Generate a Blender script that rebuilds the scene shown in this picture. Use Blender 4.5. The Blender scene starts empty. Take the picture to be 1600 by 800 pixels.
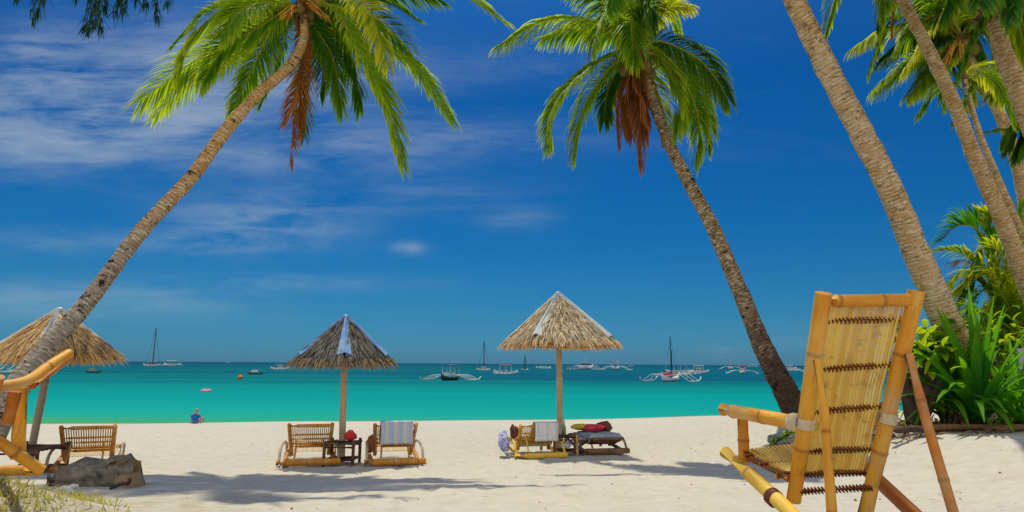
import bpy, math, random
from mathutils import Vector, Matrix, noise
random.seed(11)
R = math.radians
scene = bpy.context.scene
COL = scene.collection

# ------------------------------------------------------------------ camera
CAMH = 2.0
PITCH, ROLL, F = R(9.55), R(0.36), 1000.0
cd = bpy.data.cameras.new('camera'); cam = bpy.data.objects.new('camera', cd); COL.objects.link(cam)
cd.sensor_width = 36.0; cd.lens = 36.0 * F / 1600.0; cd.clip_start = 0.05; cd.clip_end = 30000
CM = Matrix.Rotation(R(90) + PITCH, 4, 'X') @ Matrix.Rotation(ROLL, 4, 'Z')
cam.matrix_world = Matrix.Translation((0, 0, CAMH)) @ CM
scene.camera = cam

# ------------------------------------------------------------------ sky, sun, exposure
SUN_DIR = Vector((-0.10, 0.42, 0.90)).normalized()
world = bpy.data.worlds.new("World"); scene.world = world; world.use_nodes = True
sd = bpy.data.lights.new('sun', 'SUN'); sd.energy = 4.2; sd.angle = R(0.9); sd.color = (1.0, 0.95, 0.70)
sun = bpy.data.objects.new('sun', sd); COL.objects.link(sun)
sun.rotation_euler = SUN_DIR.to_track_quat('Z', 'Y').to_euler(); sun.location = (0, 0, 60)
vs = scene.view_settings
vs.view_transform = 'Standard'; vs.look = 'None'; vs.gamma = 1.0; vs.exposure = -0.13; vs.use_curve_mapping = False
SKY_STRENGTH = 0.12


class NT:
    """short node-tree helper"""
    def __init__(s, tree):
        s.t = tree; s.n = tree.nodes; s.l = tree.links; s.n.clear()
    def node(s, typ, **kw):
        nd = s.n.new(typ)
        for k, v in kw.items(): setattr(nd, k, v)
        return nd
    def link(s, a, b): s.l.new(a, b)
    def put(s, sock, v):
        if hasattr(v, 'is_output') or isinstance(v, bpy.types.NodeSocket): s.link(v, sock)
        else: sock.default_value = v
    def m(s, op, a, b=None, c=None, clamp=False):
        nd = s.n.new('ShaderNodeMath'); nd.operation = op; nd.use_clamp = clamp
        s.put(nd.inputs[0], a)
        if b is not None: s.put(nd.inputs[1], b)
        if c is not None: s.put(nd.inputs[2], c)
        return nd.outputs[0]
    def noise(s, vec, scale, detail=4, rough=0.5, dist=0.0, out=0):
        nd = s.n.new('ShaderNodeTexNoise')
        if vec is not None: s.link(vec, nd.inputs['Vector'])
        nd.inputs['Scale'].default_value = scale; nd.inputs['Detail'].default_value = detail
        nd.inputs['Roughness'].default_value = rough; nd.inputs['Distortion'].default_value = dist
        return nd.outputs[out]
    def mapr(s, v, a, b, c=0.0, d=1.0, smooth=False):
        nd = s.n.new('ShaderNodeMapRange'); s.put(nd.inputs[0], v)
        if smooth: nd.interpolation_type = 'SMOOTHSTEP'
        for i, x in enumerate((a, b, c, d)): s.put(nd.inputs[i + 1], x)
        return nd.outputs[0]
    def mix(s, f, a, b, mode='MIX'):
        nd = s.n.new('ShaderNodeMix'); nd.data_type = 'RGBA'; nd.blend_type = mode
        s.put(nd.inputs[0], f)
        for i, x in ((6, a), (7, b)):
            if isinstance(x, (tuple, list)): x = (*x[:3], 1.0)
            s.put(nd.inputs[i], x)
        return nd.outputs[2]
    def ramp(s, f, stops, interp='LINEAR'):
        nd = s.n.new('ShaderNodeValToRGB'); nd.color_ramp.interpolation = interp
        e = nd.color_ramp.elements
        while len(e) < len(stops): e.new(0.5)
        for i, (p, c) in enumerate(stops):
            e[i].position = p; e[i].color = (*c[:3], 1.0)
        s.link(f, nd.inputs[0]); return nd.outputs[0]
    def scalev(s, vec, v3):
        nd = s.n.new('ShaderNodeVectorMath'); nd.operation = 'MULTIPLY'
        s.link(vec, nd.inputs[0]); nd.inputs[1].default_value = v3; return nd.outputs[0]


def build_world():
    w = NT(world.node_tree)
    out = w.node('ShaderNodeOutputWorld'); bg = w.node('ShaderNodeBackground')
    sky = w.node('ShaderNodeTexSky'); sky.sky_type = 'NISHITA'; sky.sun_disc = False
    sky.sun_elevation = math.asin(SUN_DIR.z); sky.sun_rotation = math.atan2(SUN_DIR.x, SUN_DIR.y)
    sky.air_density = 1.0; sky.dust_density = 0.4; sky.ozone_density = 3.0; sky.altitude = 0
    tc = w.node('ShaderNodeTexCoord')
    sep = w.node('ShaderNodeSeparateXYZ'); w.link(tc.outputs['Generated'], sep.inputs[0])
    # a polarised, saturated tropical sky: tint of the sky's own colour, deeper above the horizon
    el = w.mapr(sep.outputs[2], 0.0, 0.75)
    tint = w.ramp(el, [(0.0, (0.095, 0.31, 0.64)), (0.10, (0.060, 0.31, 0.53)), (0.28, (0.026, 0.29, 0.54)),
                       (0.55, (0.020, 0.278, 0.58)), (1.0, (0.16, 0.50, 0.9))])
    skyc = w.mix(1.0, sky.outputs[0], tint, 'MULTIPLY')
    yy = w.m('MAXIMUM', sep.outputs[1], 0.02)
    u = w.m('DIVIDE', sep.outputs[0], yy); v = w.m('DIVIDE', sep.outputs[2], yy)
    comb = w.node('ShaderNodeCombineXYZ'); w.link(u, comb.inputs[0]); w.link(v, comb.inputs[1])
    def uv(px, py):
        d = CM.to_3x3() @ Vector(((px - 800) / F, (400 - py) / F, -1)); return d.x / d.y, d.z / d.y
    # clouds: cirrus bands as bounded patches of streaky noise
    rot = w.node('ShaderNodeMapping'); w.link(comb.outputs[0], rot.inputs[0])
    rot.inputs['Rotation'].default_value = (0, 0, R(-7)); rot.inputs['Scale'].default_value = (1.0, 3.6, 1)
    n1 = w.noise(rot.outputs[0], 2.6, 9, 0.60, 0.9)
    rot2 = w.node('ShaderNodeMapping'); w.link(comb.outputs[0], rot2.inputs[0])
    rot2.inputs['Rotation'].default_value = (0, 0, R(9)); rot2.inputs['Scale'].default_value = (1.0, 7.0, 1)
    rot2.inputs['Location'].default_value = (3.1, 1.7, 0)
    n2 = w.noise(rot2.outputs[0], 5.0, 8, 0.62, 0.6)
    fib = w.m('ADD', w.m('MULTIPLY', n1, 0.6), w.m('MULTIPLY', n2, 0.4))
    blobs = [(120, 150, .30, .085, 1.35), (330, 110, .20, .10, .75), (60, 235, .22, .035, .6), (200, 205, .22, .04, .6),
             (400, 345, .13, .040, .95), (330, 378, .12, .018, .8), (700, 215, .20, .030, .75), (560, 120, .14, .05, .5),
             (642, 388, .026, .010, 1.1), (800, 342, .06, .018, .4), (100, 465, .34, .030, .5), (450, 440, .16, .012, .4),
             (40, 80, .14, .05, .5), (1130, 548, .03, .012, .6), (1500, 540, .3, .03, .4), (620, 300, .18, .03, .35),
             (520, 250, .14, .03, .55), (90, 375, .16, .02, .35), (820, 100, .10, .03, .35)]
    tot = None
    for px, py, a, b, s in blobs:
        u0, v0 = uv(px, py)
        du = w.m('DIVIDE', w.m('SUBTRACT', u, u0), a); dv = w.m('DIVIDE', w.m('SUBTRACT', v, v0), b)
        r2 = w.m('ADD', w.m('MULTIPLY', du, du), w.m('MULTIPLY', dv, dv))
        g = w.m('MULTIPLY', w.m('POWER', 2.718, w.m('MULTIPLY', r2, -1.0)), s)
        tot = g if tot is None else w.m('ADD', tot, g)
    front = w.mapr(sep.outputs[1], 0.05, 0.25)
    wisp = w.m('ADD', w.m('MULTIPLY', w.mapr(fib, 0.38, 0.72, smooth=True), .90), w.m('MULTIPLY', w.mapr(w.noise(rot.outputs[0], 14, 8, .7, .8), .40, .72), .18))
    dens = w.m('MULTIPLY', w.m('MULTIPLY', wisp, tot), front)
    # faint streaks anywhere else in the sky so that it is not empty from other positions
    dens = w.m('ADD', dens, w.m('MULTIPLY', w.mapr(n1, 0.58, 0.8), 0.05))
    dens = w.m('MULTIPLY', w.m('SUBTRACT', 1.0, w.m('POWER', 2.718, w.m('MULTIPLY', dens, -1.0))), 0.70)
    cloudc = w.mix(dens, skyc, (4.6, 5.3, 5.5))
    # bright cloud added out of view behind the camera, fills camera-facing shaded sides
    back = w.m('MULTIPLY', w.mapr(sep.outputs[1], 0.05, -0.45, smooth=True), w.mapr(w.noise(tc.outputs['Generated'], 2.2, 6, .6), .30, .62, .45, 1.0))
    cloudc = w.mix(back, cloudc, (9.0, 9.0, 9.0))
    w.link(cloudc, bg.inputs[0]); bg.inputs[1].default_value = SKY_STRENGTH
    w.link(bg.outputs[0], out.inputs[0])
build_world()


def P(px, py, z):
    """a point at forward distance z (metres) seen at photo position px, py"""
    d = CM.to_3x3() @ Vector(((px - 800) / F, (400 - py) / F, -1))
    d = d * (z / d.y)
    return Vector((d.x, d.y, d.z + CAMH))


def interp(x, xs, ys):
    if x <= xs[0]: return ys[0]
    for i in range(1, len(xs)):
        if x <= xs[i]:
            t = (x - xs[i - 1]) / (xs[i] - xs[i - 1]); return ys[i - 1] * (1 - t) + ys[i] * t
    return ys[-1]


def sstep(a, b, x):
    t = max(0.0, min(1.0, (x - a) / (b - a))); return t * t * (3 - 2 * t)


def ground(x, y, detail=True):
    shore = interp(x, [-80, -17, 0, 8.8, 21, 40, 90], [12, 21.0, 23.8, 26.6, 32, 40, 60])
    lo = interp(y, [-20, 2.6, 3.9, 6.0, 9.8, 13.0, 20.0], [1.3, 1.2, 1.07, .82, .42, .33, .10])
    lo = lo + (0 - lo) * sstep(14, 20.5, y) * .6 if y < 20.5 else lo
    yb = y - (shore - 22) * sstep(12, 22, y)
    lo = interp(yb, [-20, 2.6, 3.9, 6.0, 9.8, 13.0, 18.0, 22.0, 40, 90, 400], [1.3, 1.2, 1.07, .82, .42, .33, .17, 0.0, -1.0, -3, -9])
    hi = interp(y, [-20, 3, 10.6, 12.5, 17, 24], [1.25, 1.2, 1.10, .95, .55, .28])
    k = sstep(3.6, 6.2, x) * (1 - sstep(15, 24, y))
    z = lo + (max(hi, lo) - lo) * k
    z += .27 * math.exp(-(((x + 2.95) / .75) ** 2 + ((y - 3.3) / .8) ** 2))
    z += .10 * math.exp(-(((x - 5.3) / 1.4) ** 2 + ((y - 14) / 2.2) ** 2))
    z += .035 * noise.noise(Vector((x * .16, y * .1, 7.7))) * sstep(14, 19, y) * (1 - sstep(50, 80, y))
    if detail and y < 40:
        f = 1 - sstep(16, 22, y)
        z += noise.noise(Vector((x * .6, y * .6, 1.3))) * .035 * f
        n = noise.noise(Vector((x * 2.3, y * 2.3, 5.1)))
        z += n * .016 * f
        n = noise.noise(Vector((x * 6.1, y * 6.1, 9.1)))
        z -= max(0, n - .10) * .075 * f
        n = noise.noise(Vector((x * 13, y * 9, 3.3)))
        z += n * .006 * f * (1 - sstep(6, 9, y))
        z += .05 * sstep(-2.2, -3.2, x) * noise.noise(Vector((x * 3, y * 3, 2.2))) * (1 - sstep(5, 7, y))
    return z


def on_ground(px, z):
    """point of the ground at forward distance z in photo column px"""
    q = P(px, 600, z); return Vector((q.x, q.y, ground(q.x, q.y)))


# ------------------------------------------------------------------ mesh collector
class MB:
    def __init__(s):
        s.v = []; s.f = []; s.c = []; s.t = []; s.sm = []
    def add(s, verts, faces, col=(.5, .5, .5), tcs=None, smooth=False):
        b = len(s.v)
        s.v += [Vector(p) for p in verts]
        s.f += [tuple(b + i for i in f) for f in faces]
        s.sm += [smooth] * len(faces)
        if col and isinstance(col[0], (tuple, list)): s.c += col
        else: s.c += [col] * len(verts)
        s.t += list(tcs) if tcs else [tuple(p) for p in verts]
    def box(s, c, size, rz=0, col=None, rot=None, taper=1.0):
        col = col or (random.random(), .5, 0)
        M = rot if rot else Matrix.Rotation(rz, 3, 'Z')
        x, y, z = size[0] / 2, size[1] / 2, size[2] / 2
        vs_ = []
        for dz in (-1, 1):
            k = taper if dz > 0 else 1
            for dx, dy in ((-1, -1), (1, -1), (1, 1), (-1, 1)):
                vs_.append(Vector(c) + M @ Vector((dx * x * k, dy * y * k, dz * z)))
        s.add(vs_, [(3, 2, 1, 0), (4, 5, 6, 7), (0, 1, 5, 4), (1, 2, 6, 5), (2, 3, 7, 6), (3, 0, 4, 7)], col)
    def tube(s, pts, rad, seg=10, col=None, cap=True, squash=1.0, smooth=True, seed=None, nodes=0.0, rough=0.0):
        pts = [Vector(p) for p in pts]
        if not isinstance(rad, (list, tuple)): rad = [rad] * len(pts)
        rnd = random.random() if seed is None else seed
        if nodes:   # resample, add bamboo joints
            L = sum((pts[i + 1] - pts[i]).length for i in range(len(pts) - 1))
            np_, nr, ring = [], [], []
            acc = 0; cum = [0]
            for i in range(len(pts) - 1): acc += (pts[i + 1] - pts[i]).length; cum.append(acc)
            marks = []
            p0 = nodes * (.3 + .6 * random.random())
            while p0 < L: marks.append(p0); p0 += nodes * random.uniform(.85, 1.15)
            ss = set(round(x, 4) for x in cum)
            for mk in marks:
                for d in (-.014, -.004, 0, .004, .014):
                    if 0 < mk + d < L: ss.add(round(mk + d, 4))
            for q in sorted(ss):
                j = 0
                while j < len(cum) - 2 and cum[j + 1] < q: j += 1
                t = (q - cum[j]) / max(1e-6, cum[j + 1] - cum[j]); t = min(1, max(0, t))
                np_.append(pts[j].lerp(pts[j + 1], t)); r = rad[j] * (1 - t) + rad[j + 1] * t
                dm = min([abs(q - mk) for mk in marks] + [9])
                nr.append(r * (1 + (.10 if dm < .001 else (.06 if dm < .01 else 0))))
                ring.append(.8 if dm < .005 else (.35 if dm < .012 else 0))
            pts, rad = np_, nr
        else: ring = [0] * len(pts)
        n = len(pts)
        T = []
        for i in range(n):
            a = pts[max(0, i - 1)]; b = pts[min(n - 1, i + 1)]
            d = b - a; T.append(d.normalized() if d.length > 1e-9 else Vector((0, 0, 1)))
        ref = Vector((0, 0, 1)) if abs(T[0].z) < .9 else Vector((0, 1, 0))
        N = T[0].cross(ref).normalized(); B = N.cross(T[0]).normalized()
        verts, cols, tcs = [], [], []; L = 0
        for i in range(n):
            if i: 
                L += (pts[i] - pts[i - 1]).length
                N = (N - T[i] * N.dot(T[i])).normalized(); B = T[i].cross(N).normalized()
            for k in range(seg):
                a = 2 * math.pi * k / seg
                r = rad[i]
                if rough: r *= 1 + rough * noise.noise(Vector((math.cos(a) * 2 + rnd * 30, math.sin(a) * 2, L * 5)))
                o = N * math.cos(a) * r + B * math.sin(a) * r * squash
                verts.append(pts[i] + o)
                cols.append((rnd, L, ring[i]) if col is None else (col[0], col[1], ring[i]))
                tcs.append((math.cos(a) * rad[i] + rnd * 20, math.sin(a) * rad[i], L))
        faces = []
        for i in range(n - 1):
            for k in range(seg):
                k2 = (k + 1) % seg
                faces.append((i * seg + k, i * seg + k2, (i + 1) * seg + k2, (i + 1) * seg + k))
        s.add(verts, faces, cols, tcs, smooth)
        if cap:
            for end, rev in ((0, True), (n - 1, False)):
                vs_ = [verts[end * seg + k] for k in range(seg)]
                fc = tuple(range(seg)); s.add(vs_, [fc[::-1] if rev else fc], (rnd, 0, .0 if not col else 0), [(0.5, 0, 0)] * seg)
    def blade(s, p, d, length, width, g=.25, segs=4, col=(.5, 0, 0), flat=None, wp=None, fold=0.0):
        """thin leaf bending under its weight"""
        d = d.normalized(); side = d.cross(Vector((0, 0, 1))) if flat is None else flat
        if side.length < 1e-3: side = Vector((1, 0, 0))
        side.normalize(); sl = length / segs; pts = [p.copy()]; q = p.copy(); dd = d.copy()
        for k in range(segs):
            q = q + dd * sl; pts.append(q.copy()); dd = (dd + Vector((0, 0, -g))).normalized()
        wp = wp or [.55, 1, .95, .6, .06]
        verts, cols, faces = [], [], []
        for i, a in enumerate(pts):
            t = i / segs; wv = width * interp(t * (len(wp) - 1), list(range(len(wp))), wp) / 2
            if fold:
                up = side.cross(d).normalized() * (wv * fold)
                verts += [a - side * wv + up, a.copy(), a + side * wv + up]; cols += [(col[0], t, col[2])] * 3
            else:
                verts += [a - side * wv, a + side * wv]; cols += [(col[0], t, col[2])] * 2
        for i in range(segs):
            if fold:
                b = i * 3; faces += [(b, b + 1, b + 4, b + 3), (b + 1, b + 2, b + 5, b + 4)]
            else:
                b = i * 2; faces.append((b, b + 1, b + 3, b + 2))
        s.add(verts, faces, cols, None, False)
    def ball(s, c, r, seg=12, rings=8, scale=(1, 1, 1), col=None, rough=0.0, rot=None):
        col = col or (random.random(), .5, 0); verts = []; faces = []; c = Vector(c); sd_ = random.random() * 50
        for i in range(rings + 1):
            th = math.pi * i / rings
            for k in range(seg):
                ph = 2 * math.pi * k / seg
                q = Vector((math.sin(th) * math.cos(ph), math.sin(th) * math.sin(ph), math.cos(th)))
                rr = r * (1 + rough * noise.noise(q * 1.7 + Vector((sd_, 0, 0))))
                q = Vector((q.x * scale[0], q.y * scale[1], q.z * scale[2])) * rr
                if rot: q = rot @ q
                verts.append(c + q)
        for i in range(rings):
            for k in range(seg):
                k2 = (k + 1) % seg
                faces.append((i * seg + k, (i + 1) * seg + k, (i + 1) * seg + k2, i * seg + k2))
        s.add(verts, faces, col, None, True)
    def grid(s, fn, nu, nv, col=(.5, 0, 0), smooth=True):
        verts = [Vector(fn(i / nu, j / nv)) for j in range(nv + 1) for i in range(nu + 1)]
        cols = [(col[0], j / nv, i / nu) for j in range(nv + 1) for i in range(nu + 1)]
        faces = [(j * (nu + 1) + i, j * (nu + 1) + i + 1, (j + 1) * (nu + 1) + i + 1, (j + 1) * (nu + 1) + i) for j in range(nv) for i in range(nu)]
        s.add(verts, faces, cols, None, smooth)
    def build(s, name, mat, parent=None, label=None):
        me = bpy.data.meshes.new(name)
        off = Vector((0, 0, 0)); q = parent
        while q is not None: off += q.location; q = q.parent
        me.from_pydata([tuple(p - off) for p in s.v], [], s.f)
        me.polygons.foreach_set('use_smooth', s.sm)
        a = me.attributes.new('Col', 'FLOAT_COLOR', 'POINT')
        flat = []
        for c in s.c: flat += [c[0], c[1], c[2], 1.0]
        a.data.foreach_set('color', flat)
        a = me.attributes.new('tc', 'FLOAT_VECTOR', 'POINT')
        flat = []
        for c in s.t: flat += [c[0], c[1], c[2]]
        a.data.foreach_set('vector', flat)
        me.materials.append(mat); me.update()
        o = bpy.data.objects.new(name, me); COL.objects.link(o)
        if parent is not None: o.parent = parent
        if label: o['label'] = label
        return o


def root(name, loc, label, cat, group=None):
    o = bpy.data.objects.new(name, None); COL.objects.link(o); o.location = loc
    o.empty_display_size = .3
    o['label'] = label; o['category'] = cat
    if group: o['group'] = group
    return o


def tag(o, label, cat, group=None):
    o['label'] = label; o['category'] = cat
    if group: o['group'] = group
    return o


def single(mb, name, mat, loc, label, cat, group=None):
    """a thing that is one mesh, with its origin at loc"""
    mb.v = [p - Vector(loc) for p in mb.v]
    o = mb.build(name, mat); o.location = loc
    return tag(o, label, cat, group)


def copy_tree(o, parent=None):
    c = o.copy(); COL.objects.link(c)
    if parent is not None: c.parent = parent; c.matrix_parent_inverse = o.matrix_parent_inverse.copy()
    for ch in list(o.children): copy_tree(ch, c)
    return c


# ------------------------------------------------------------------ materials
def mat(name, fn):
    m = bpy.data.materials.new(name); m.use_nodes = True
    w = NT(m.node_tree); out = w.node('ShaderNodeOutputMaterial'); fn(w, out); return m


def attr(w, name='Col'):
    a = w.node('ShaderNodeAttribute'); a.attribute_name = name
    s = w.node('ShaderNodeSeparateColor'); w.link(a.outputs['Color'], s.inputs[0])
    return a, s.outputs[0], s.outputs[1], s.outputs[2]


def tcv(w):
    a = w.node('ShaderNodeAttribute'); a.attribute_name = 'tc'; return a.outputs['Vector']


def finish(w, out, color, rough=.6, spec=.3, bump=None, bstr=.4, bdist=.01, transl=0.0, tcol=None):
    p = w.node('ShaderNodeBsdfPrincipled')
    w.put(p.inputs['Base Color'], color if not isinstance(color, tuple) else (*color, 1))
    w.put(p.inputs['Roughness'], rough); p.inputs['Specular IOR Level'].default_value = spec
    nrm = None
    if bump is not None:
        b = w.node('ShaderNodeBump'); b.inputs['Strength'].default_value = bstr; b.inputs['Distance'].default_value = bdist
        w.link(bump, b.inputs['Height']); nrm = b.outputs[0]; w.link(nrm, p.inputs['Normal'])
    if transl:
        t = w.node('ShaderNodeBsdfTranslucent'); w.put(t.inputs[0], tcol if tcol is not None else color)
        mx = w.node('ShaderNodeMixShader'); w.put(mx.inputs[0], transl)
        w.link(p.outputs[0], mx.inputs[1]); w.link(t.outputs[0], mx.inputs[2]); w.link(mx.outputs[0], out.inputs[0])
    else: w.link(p.outputs[0], out.inputs[0])
    return p


def m_sand(w, out):
    g = w.node('ShaderNodeNewGeometry'); pos = g.outputs['Position']
    n = w.noise(pos, .35, 4, .55); n2 = w.noise(pos, 7, 6, .65); n3 = w.noise(pos, 140, 3, .7)
    c = w.mix(w.mapr(n, .35, .65), (.56, .505, .44), (.52, .485, .44))
    c = w.mix(w.mapr(n2, .42, .72, 0, .6), c, (.42, .36, .29))
    c = w.mix(w.mapr(n3, .60, .80, 0, .35), c, (.30, .25, .20))
    sp = w.node('ShaderNodeSeparateXYZ'); w.link(pos, sp.inputs[0])
    # coarser, browner ground of the dune at the left front
    near = w.m('MULTIPLY', w.mapr(sp.outputs[0], -1.7, -2.5), w.mapr(sp.outputs[1], 7.0, 4.8))
    nn = w.noise(pos, 3.2, 6, .7)
    c = w.mix(w.m('MULTIPLY', near, w.mapr(nn, .38, .60, 0, .75)), c, (.33, .27, .15))
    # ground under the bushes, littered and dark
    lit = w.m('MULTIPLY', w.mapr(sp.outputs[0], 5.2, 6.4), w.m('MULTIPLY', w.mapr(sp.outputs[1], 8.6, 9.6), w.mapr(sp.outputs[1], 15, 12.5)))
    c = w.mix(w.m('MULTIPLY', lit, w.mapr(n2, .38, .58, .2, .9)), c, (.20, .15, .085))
    wet = w.mapr(sp.outputs[2], .022, -.002)
    c = w.mix(w.m('MULTIPLY', wet, .85), c, (.20, .22, .16))
    hb = w.m('ADD', w.m('MULTIPLY', n2, .6), w.m('MULTIPLY', n3, .15))
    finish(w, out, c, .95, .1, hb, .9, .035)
M_SAND = mat('sand', m_sand)


def m_water(w, out):
    g = w.node('ShaderNodeNewGeometry'); pos = g.outputs['Position']
    sp = w.node('ShaderNodeSeparateXYZ'); w.link(pos, sp.inputs[0]); x, y = sp.outputs[0], sp.outputs[1]
    st = w.node('ShaderNodeMapping'); w.link(pos, st.inputs[0]); st.inputs['Scale'].default_value = (.22, 1, 1)
    low = w.noise(st.outputs[0], .05, 4, .55)
    yw = w.m('MULTIPLY', y, w.mapr(low, .3, .7, .86, 1.16))
    fac = w.m('SUBTRACT', 1.0, w.m('DIVIDE', 21.0, w.m('MAXIMUM', yw, 21.0)))
    c = w.ramp(fac, [(0.0, (.050, .29, .12)), (.06, (.028, .30, .19)), (.20, (.008, .30, .27)), (.45, (.001, .25, .25)),
                     (.66, (.0008, .18, .185)), (.80, (.0006, .115, .135)), (.90, (.0006, .085, .125)), (.96, (.001, .055, .115)), (1.0, (.0015, .038, .105))])
    # sea-grass beds as dark patches
    st2 = w.node('ShaderNodeMapping'); w.link(pos, st2.inputs[0]); st2.inputs['Scale'].default_value = (.13, 1, 1)
    pn = w.noise(st2.outputs[0], .028, 5, .6)
    # patches thicken between 70 m and 160 m
    band = w.m('MULTIPLY', w.mapr(y, 55, 85), w.mapr(y, 260, 120, .25, 1))
    rgt = w.mapr(x, -60, 40, -.02, .10)
    pk = w.m('MULTIPLY', w.mapr(w.m('ADD', pn, rgt), .47, .55, smooth=True), band)
    c = w.mix(w.m('MULTIPLY', pk, .9), c, (.001, .058, .13))
    sk = w.m('MULTIPLY', w.mapr(w.noise(w.scalev(pos, (.06, 1, 1)), .16, 4, .6), .60, .66), w.mapr(y, 30, 40))
    c = w.mix(w.m('MULTIPLY', sk, .6), c, (.001, .12, .18))
    st3 = w.node('ShaderNodeMapping'); w.link(pos, st3.inputs[0]); st3.inputs['Scale'].default_value = (.25, 1, 1)
    fine = w.noise(st3.outputs[0], .6, 5, .65)
    c = w.mix(w.mapr(fine, .35, .7, 0, .22), c, (.001, .25, .27))
    wv = w.noise(st3.outputs[0], 3.0, 5, .6)
    wv2 = w.noise(st3.outputs[0], .5, 3, .5)
    h = w.m('ADD', w.m('MULTIPLY', wv, .3), wv2)
    # thin broken foam where it meets the sand
    df = w.node('ShaderNodeBsdfDiffuse'); w.link(c, df.inputs[0]); gl = w.node('ShaderNodeBsdfGlossy'); gl.inputs['Roughness'].default_value = .22
    b = w.node('ShaderNodeBump'); b.inputs['Strength'].default_value = .7; b.inputs['Distance'].default_value = .08; w.link(h, b.inputs['Height'])
    w.link(b.outputs[0], df.inputs['Normal']); w.link(b.outputs[0], gl.inputs['Normal'])
    mx = w.node('ShaderNodeMixShader'); mx.inputs[0].default_value = .03; w.link(df.outputs[0], mx.inputs[1]); w.link(gl.outputs[0], mx.inputs[2]); w.link(mx.outputs[0], out.inputs[0])
M_WATER = mat('sea_water', m_water)


def leafmat(name, dark, mid, tip, transl=.42, rough=.45):
    def fn(w, out):
        a, r, t, b = attr(w)
        oi = w.node('ShaderNodeObjectInfo')
        c = w.mix(r, dark, mid)
        c = w.mix(w.mapr(t, .45, 1.0, 0, .75), c, tip)
        c = w.mix(w.m('MULTIPLY', b, 1.0, clamp=True), c, tuple(x * 1.25 for x in tip))
        c = w.mix(w.mapr(oi.outputs['Random'], 0, 1, 0, .35), c, mid)
        tc_ = w.mix(.5, c, tip)
        tc_ = w.mix(1.0, tc_, (1.9, 2.05, .9), 'MULTIPLY')
        finish(w, out, c, rough + .22, .12, transl=transl, tcol=tc_)
    return mat(name, fn)
M_FROND = leafmat('palm_leaf', (.014, .105, .006), (.080, .245, .008), (.46, .46, .016), .48, .36)
M_FROND_Y = leafmat('palm_leaf_yellow', (.05, .17, .008), (.19, .31, .012), (.58, .47, .022), .45)
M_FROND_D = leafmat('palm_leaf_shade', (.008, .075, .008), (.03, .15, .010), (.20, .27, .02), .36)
M_FROND_DEAD = leafmat('dead_palm_leaf', (.24, .075, .018), (.40, .13, .028), (.38, .17, .06), .25, .8)
M_STRAP = leafmat('strap_leaf', (.008, .10, .008), (.034, .215, .010), (.15, .31, .012), .40)
M_BROAD = leafmat('broad_leaf', (.018, .11, .008), (.09, .25, .010), (.46, .48, .015), .42)
M_GRASS = leafmat('dry_grass', (.16, .17, .03), (.33, .29, .07), (.50, .40, .14), .3, .8)
M_NEEDLE = leafmat('needle_leaf', (.006, .04, .02), (.015, .06, .03), (.03, .07, .03), .2, .8)


def m_rachis(w, out):
    a, r, t, b = attr(w); finish(w, out, w.mix(r, (.22, .24, .02), (.38, .30, .03)), .5, .3)
M_RACHIS = mat('palm_rib', m_rachis)


def m_trunk(w, out, a1=(.60, .44, .25), a2=(.48, .28, .10), dk=(.05, .03, .02), lich=.35, base=None, h0=1.5, h1=5.0):
    v = tcv(w)
    _, _, Lg, _ = attr(w)
    hk = w.mapr(w.m('ADD', Lg, w.m('MULTIPLY', w.noise(v, 1.5, 3, .6), 2.0)), h0 + 1, h1 + 1, smooth=True)
    sp = w.node('ShaderNodeSeparateXYZ'); w.link(v, sp.inputs[0]); L = sp.outputs[2]
    wob = w.noise(v, 3.0, 3, .6)
    ph = w.m('ADD', w.m('MULTIPLY', L, 17.0), w.m('MULTIPLY', wob, 1.5))
    fr = w.m('FRACT', ph)
    ring = w.m('MULTIPLY', w.m('ADD', w.mapr(fr, .0, .30, 1, 0), w.mapr(fr, .8, 1.0, 0, .8)), w.mapr(w.noise(v, 9, 4, .7), .36, .62))
    ph2 = w.m('FRACT', w.m('ADD', w.m('MULTIPLY', L, 2.3), w.m('MULTIPLY', wob, 3.0)))
    scar = w.m('MULTIPLY', w.mapr(ph2, .0, .10, 1, 0), w.mapr(w.noise(v, 5, 3, .6), .47, .53))
    big = w.noise(v, 2.2, 5, .65); fine = w.noise(v, 26, 6, .7); st = w.noise(w.scalev(v, (1, 1, 4)), 8, 5, .65)
    c = w.mix(w.mapr(big, .35, .65), a1, a2)
    if base: c = w.mix(hk, base, c)
    c = w.mix(w.mapr(st, .50, .60, 0, .9), c, w.mix(hk, tuple(x * 1.8 for x in base), (.70, .58, .40)) if base else (.70, .58, .40))
    c = w.mix(w.m('MULTIPLY', ring, .68), c, tuple(x * 1.6 for x in dk)); c = w.mix(w.m('MULTIPLY', scar, .9), c, dk)
    fib = w.noise(w.scalev(v, (1, 1, 5)), 30, 4, .7); c = w.mix(w.mapr(fib, .50, .62, 0, .38), c, tuple(x * 1.8 for x in dk))
    c = w.mix(w.mapr(fine, .58, .70, 0, .5), c, dk)
    c = w.mix(w.mapr(w.noise(w.scalev(v, (1, 1, 1.6)), 5.4, 6, .74), .55, .62, 0, min(1, lich * 2)), c, dk)
    oi = w.node('ShaderNodeObjectInfo')
    h = w.m('SUBTRACT', w.m('MULTIPLY', fine, .5), w.m('MULTIPLY', ring, .5))
    finish(w, out, c, .9, .15, h, .8, .018)
M_TRUNK = mat('palm_bark', lambda w, o: m_trunk(w, o))
M_TRUNK_L = mat('palm_bark_grey_foot', lambda w, o: m_trunk(w, o, (.66, .38, .12), (.50, .24, .06), (.035, .022, .014), .55, (.36, .30, .23), 2.5, 6.0))
M_TRUNK_W = mat('palm_bark_warm', lambda w, o: m_trunk(w, o, (.60, .40, .19), (.46, .25, .08), (.07, .04, .02), .15))
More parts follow.
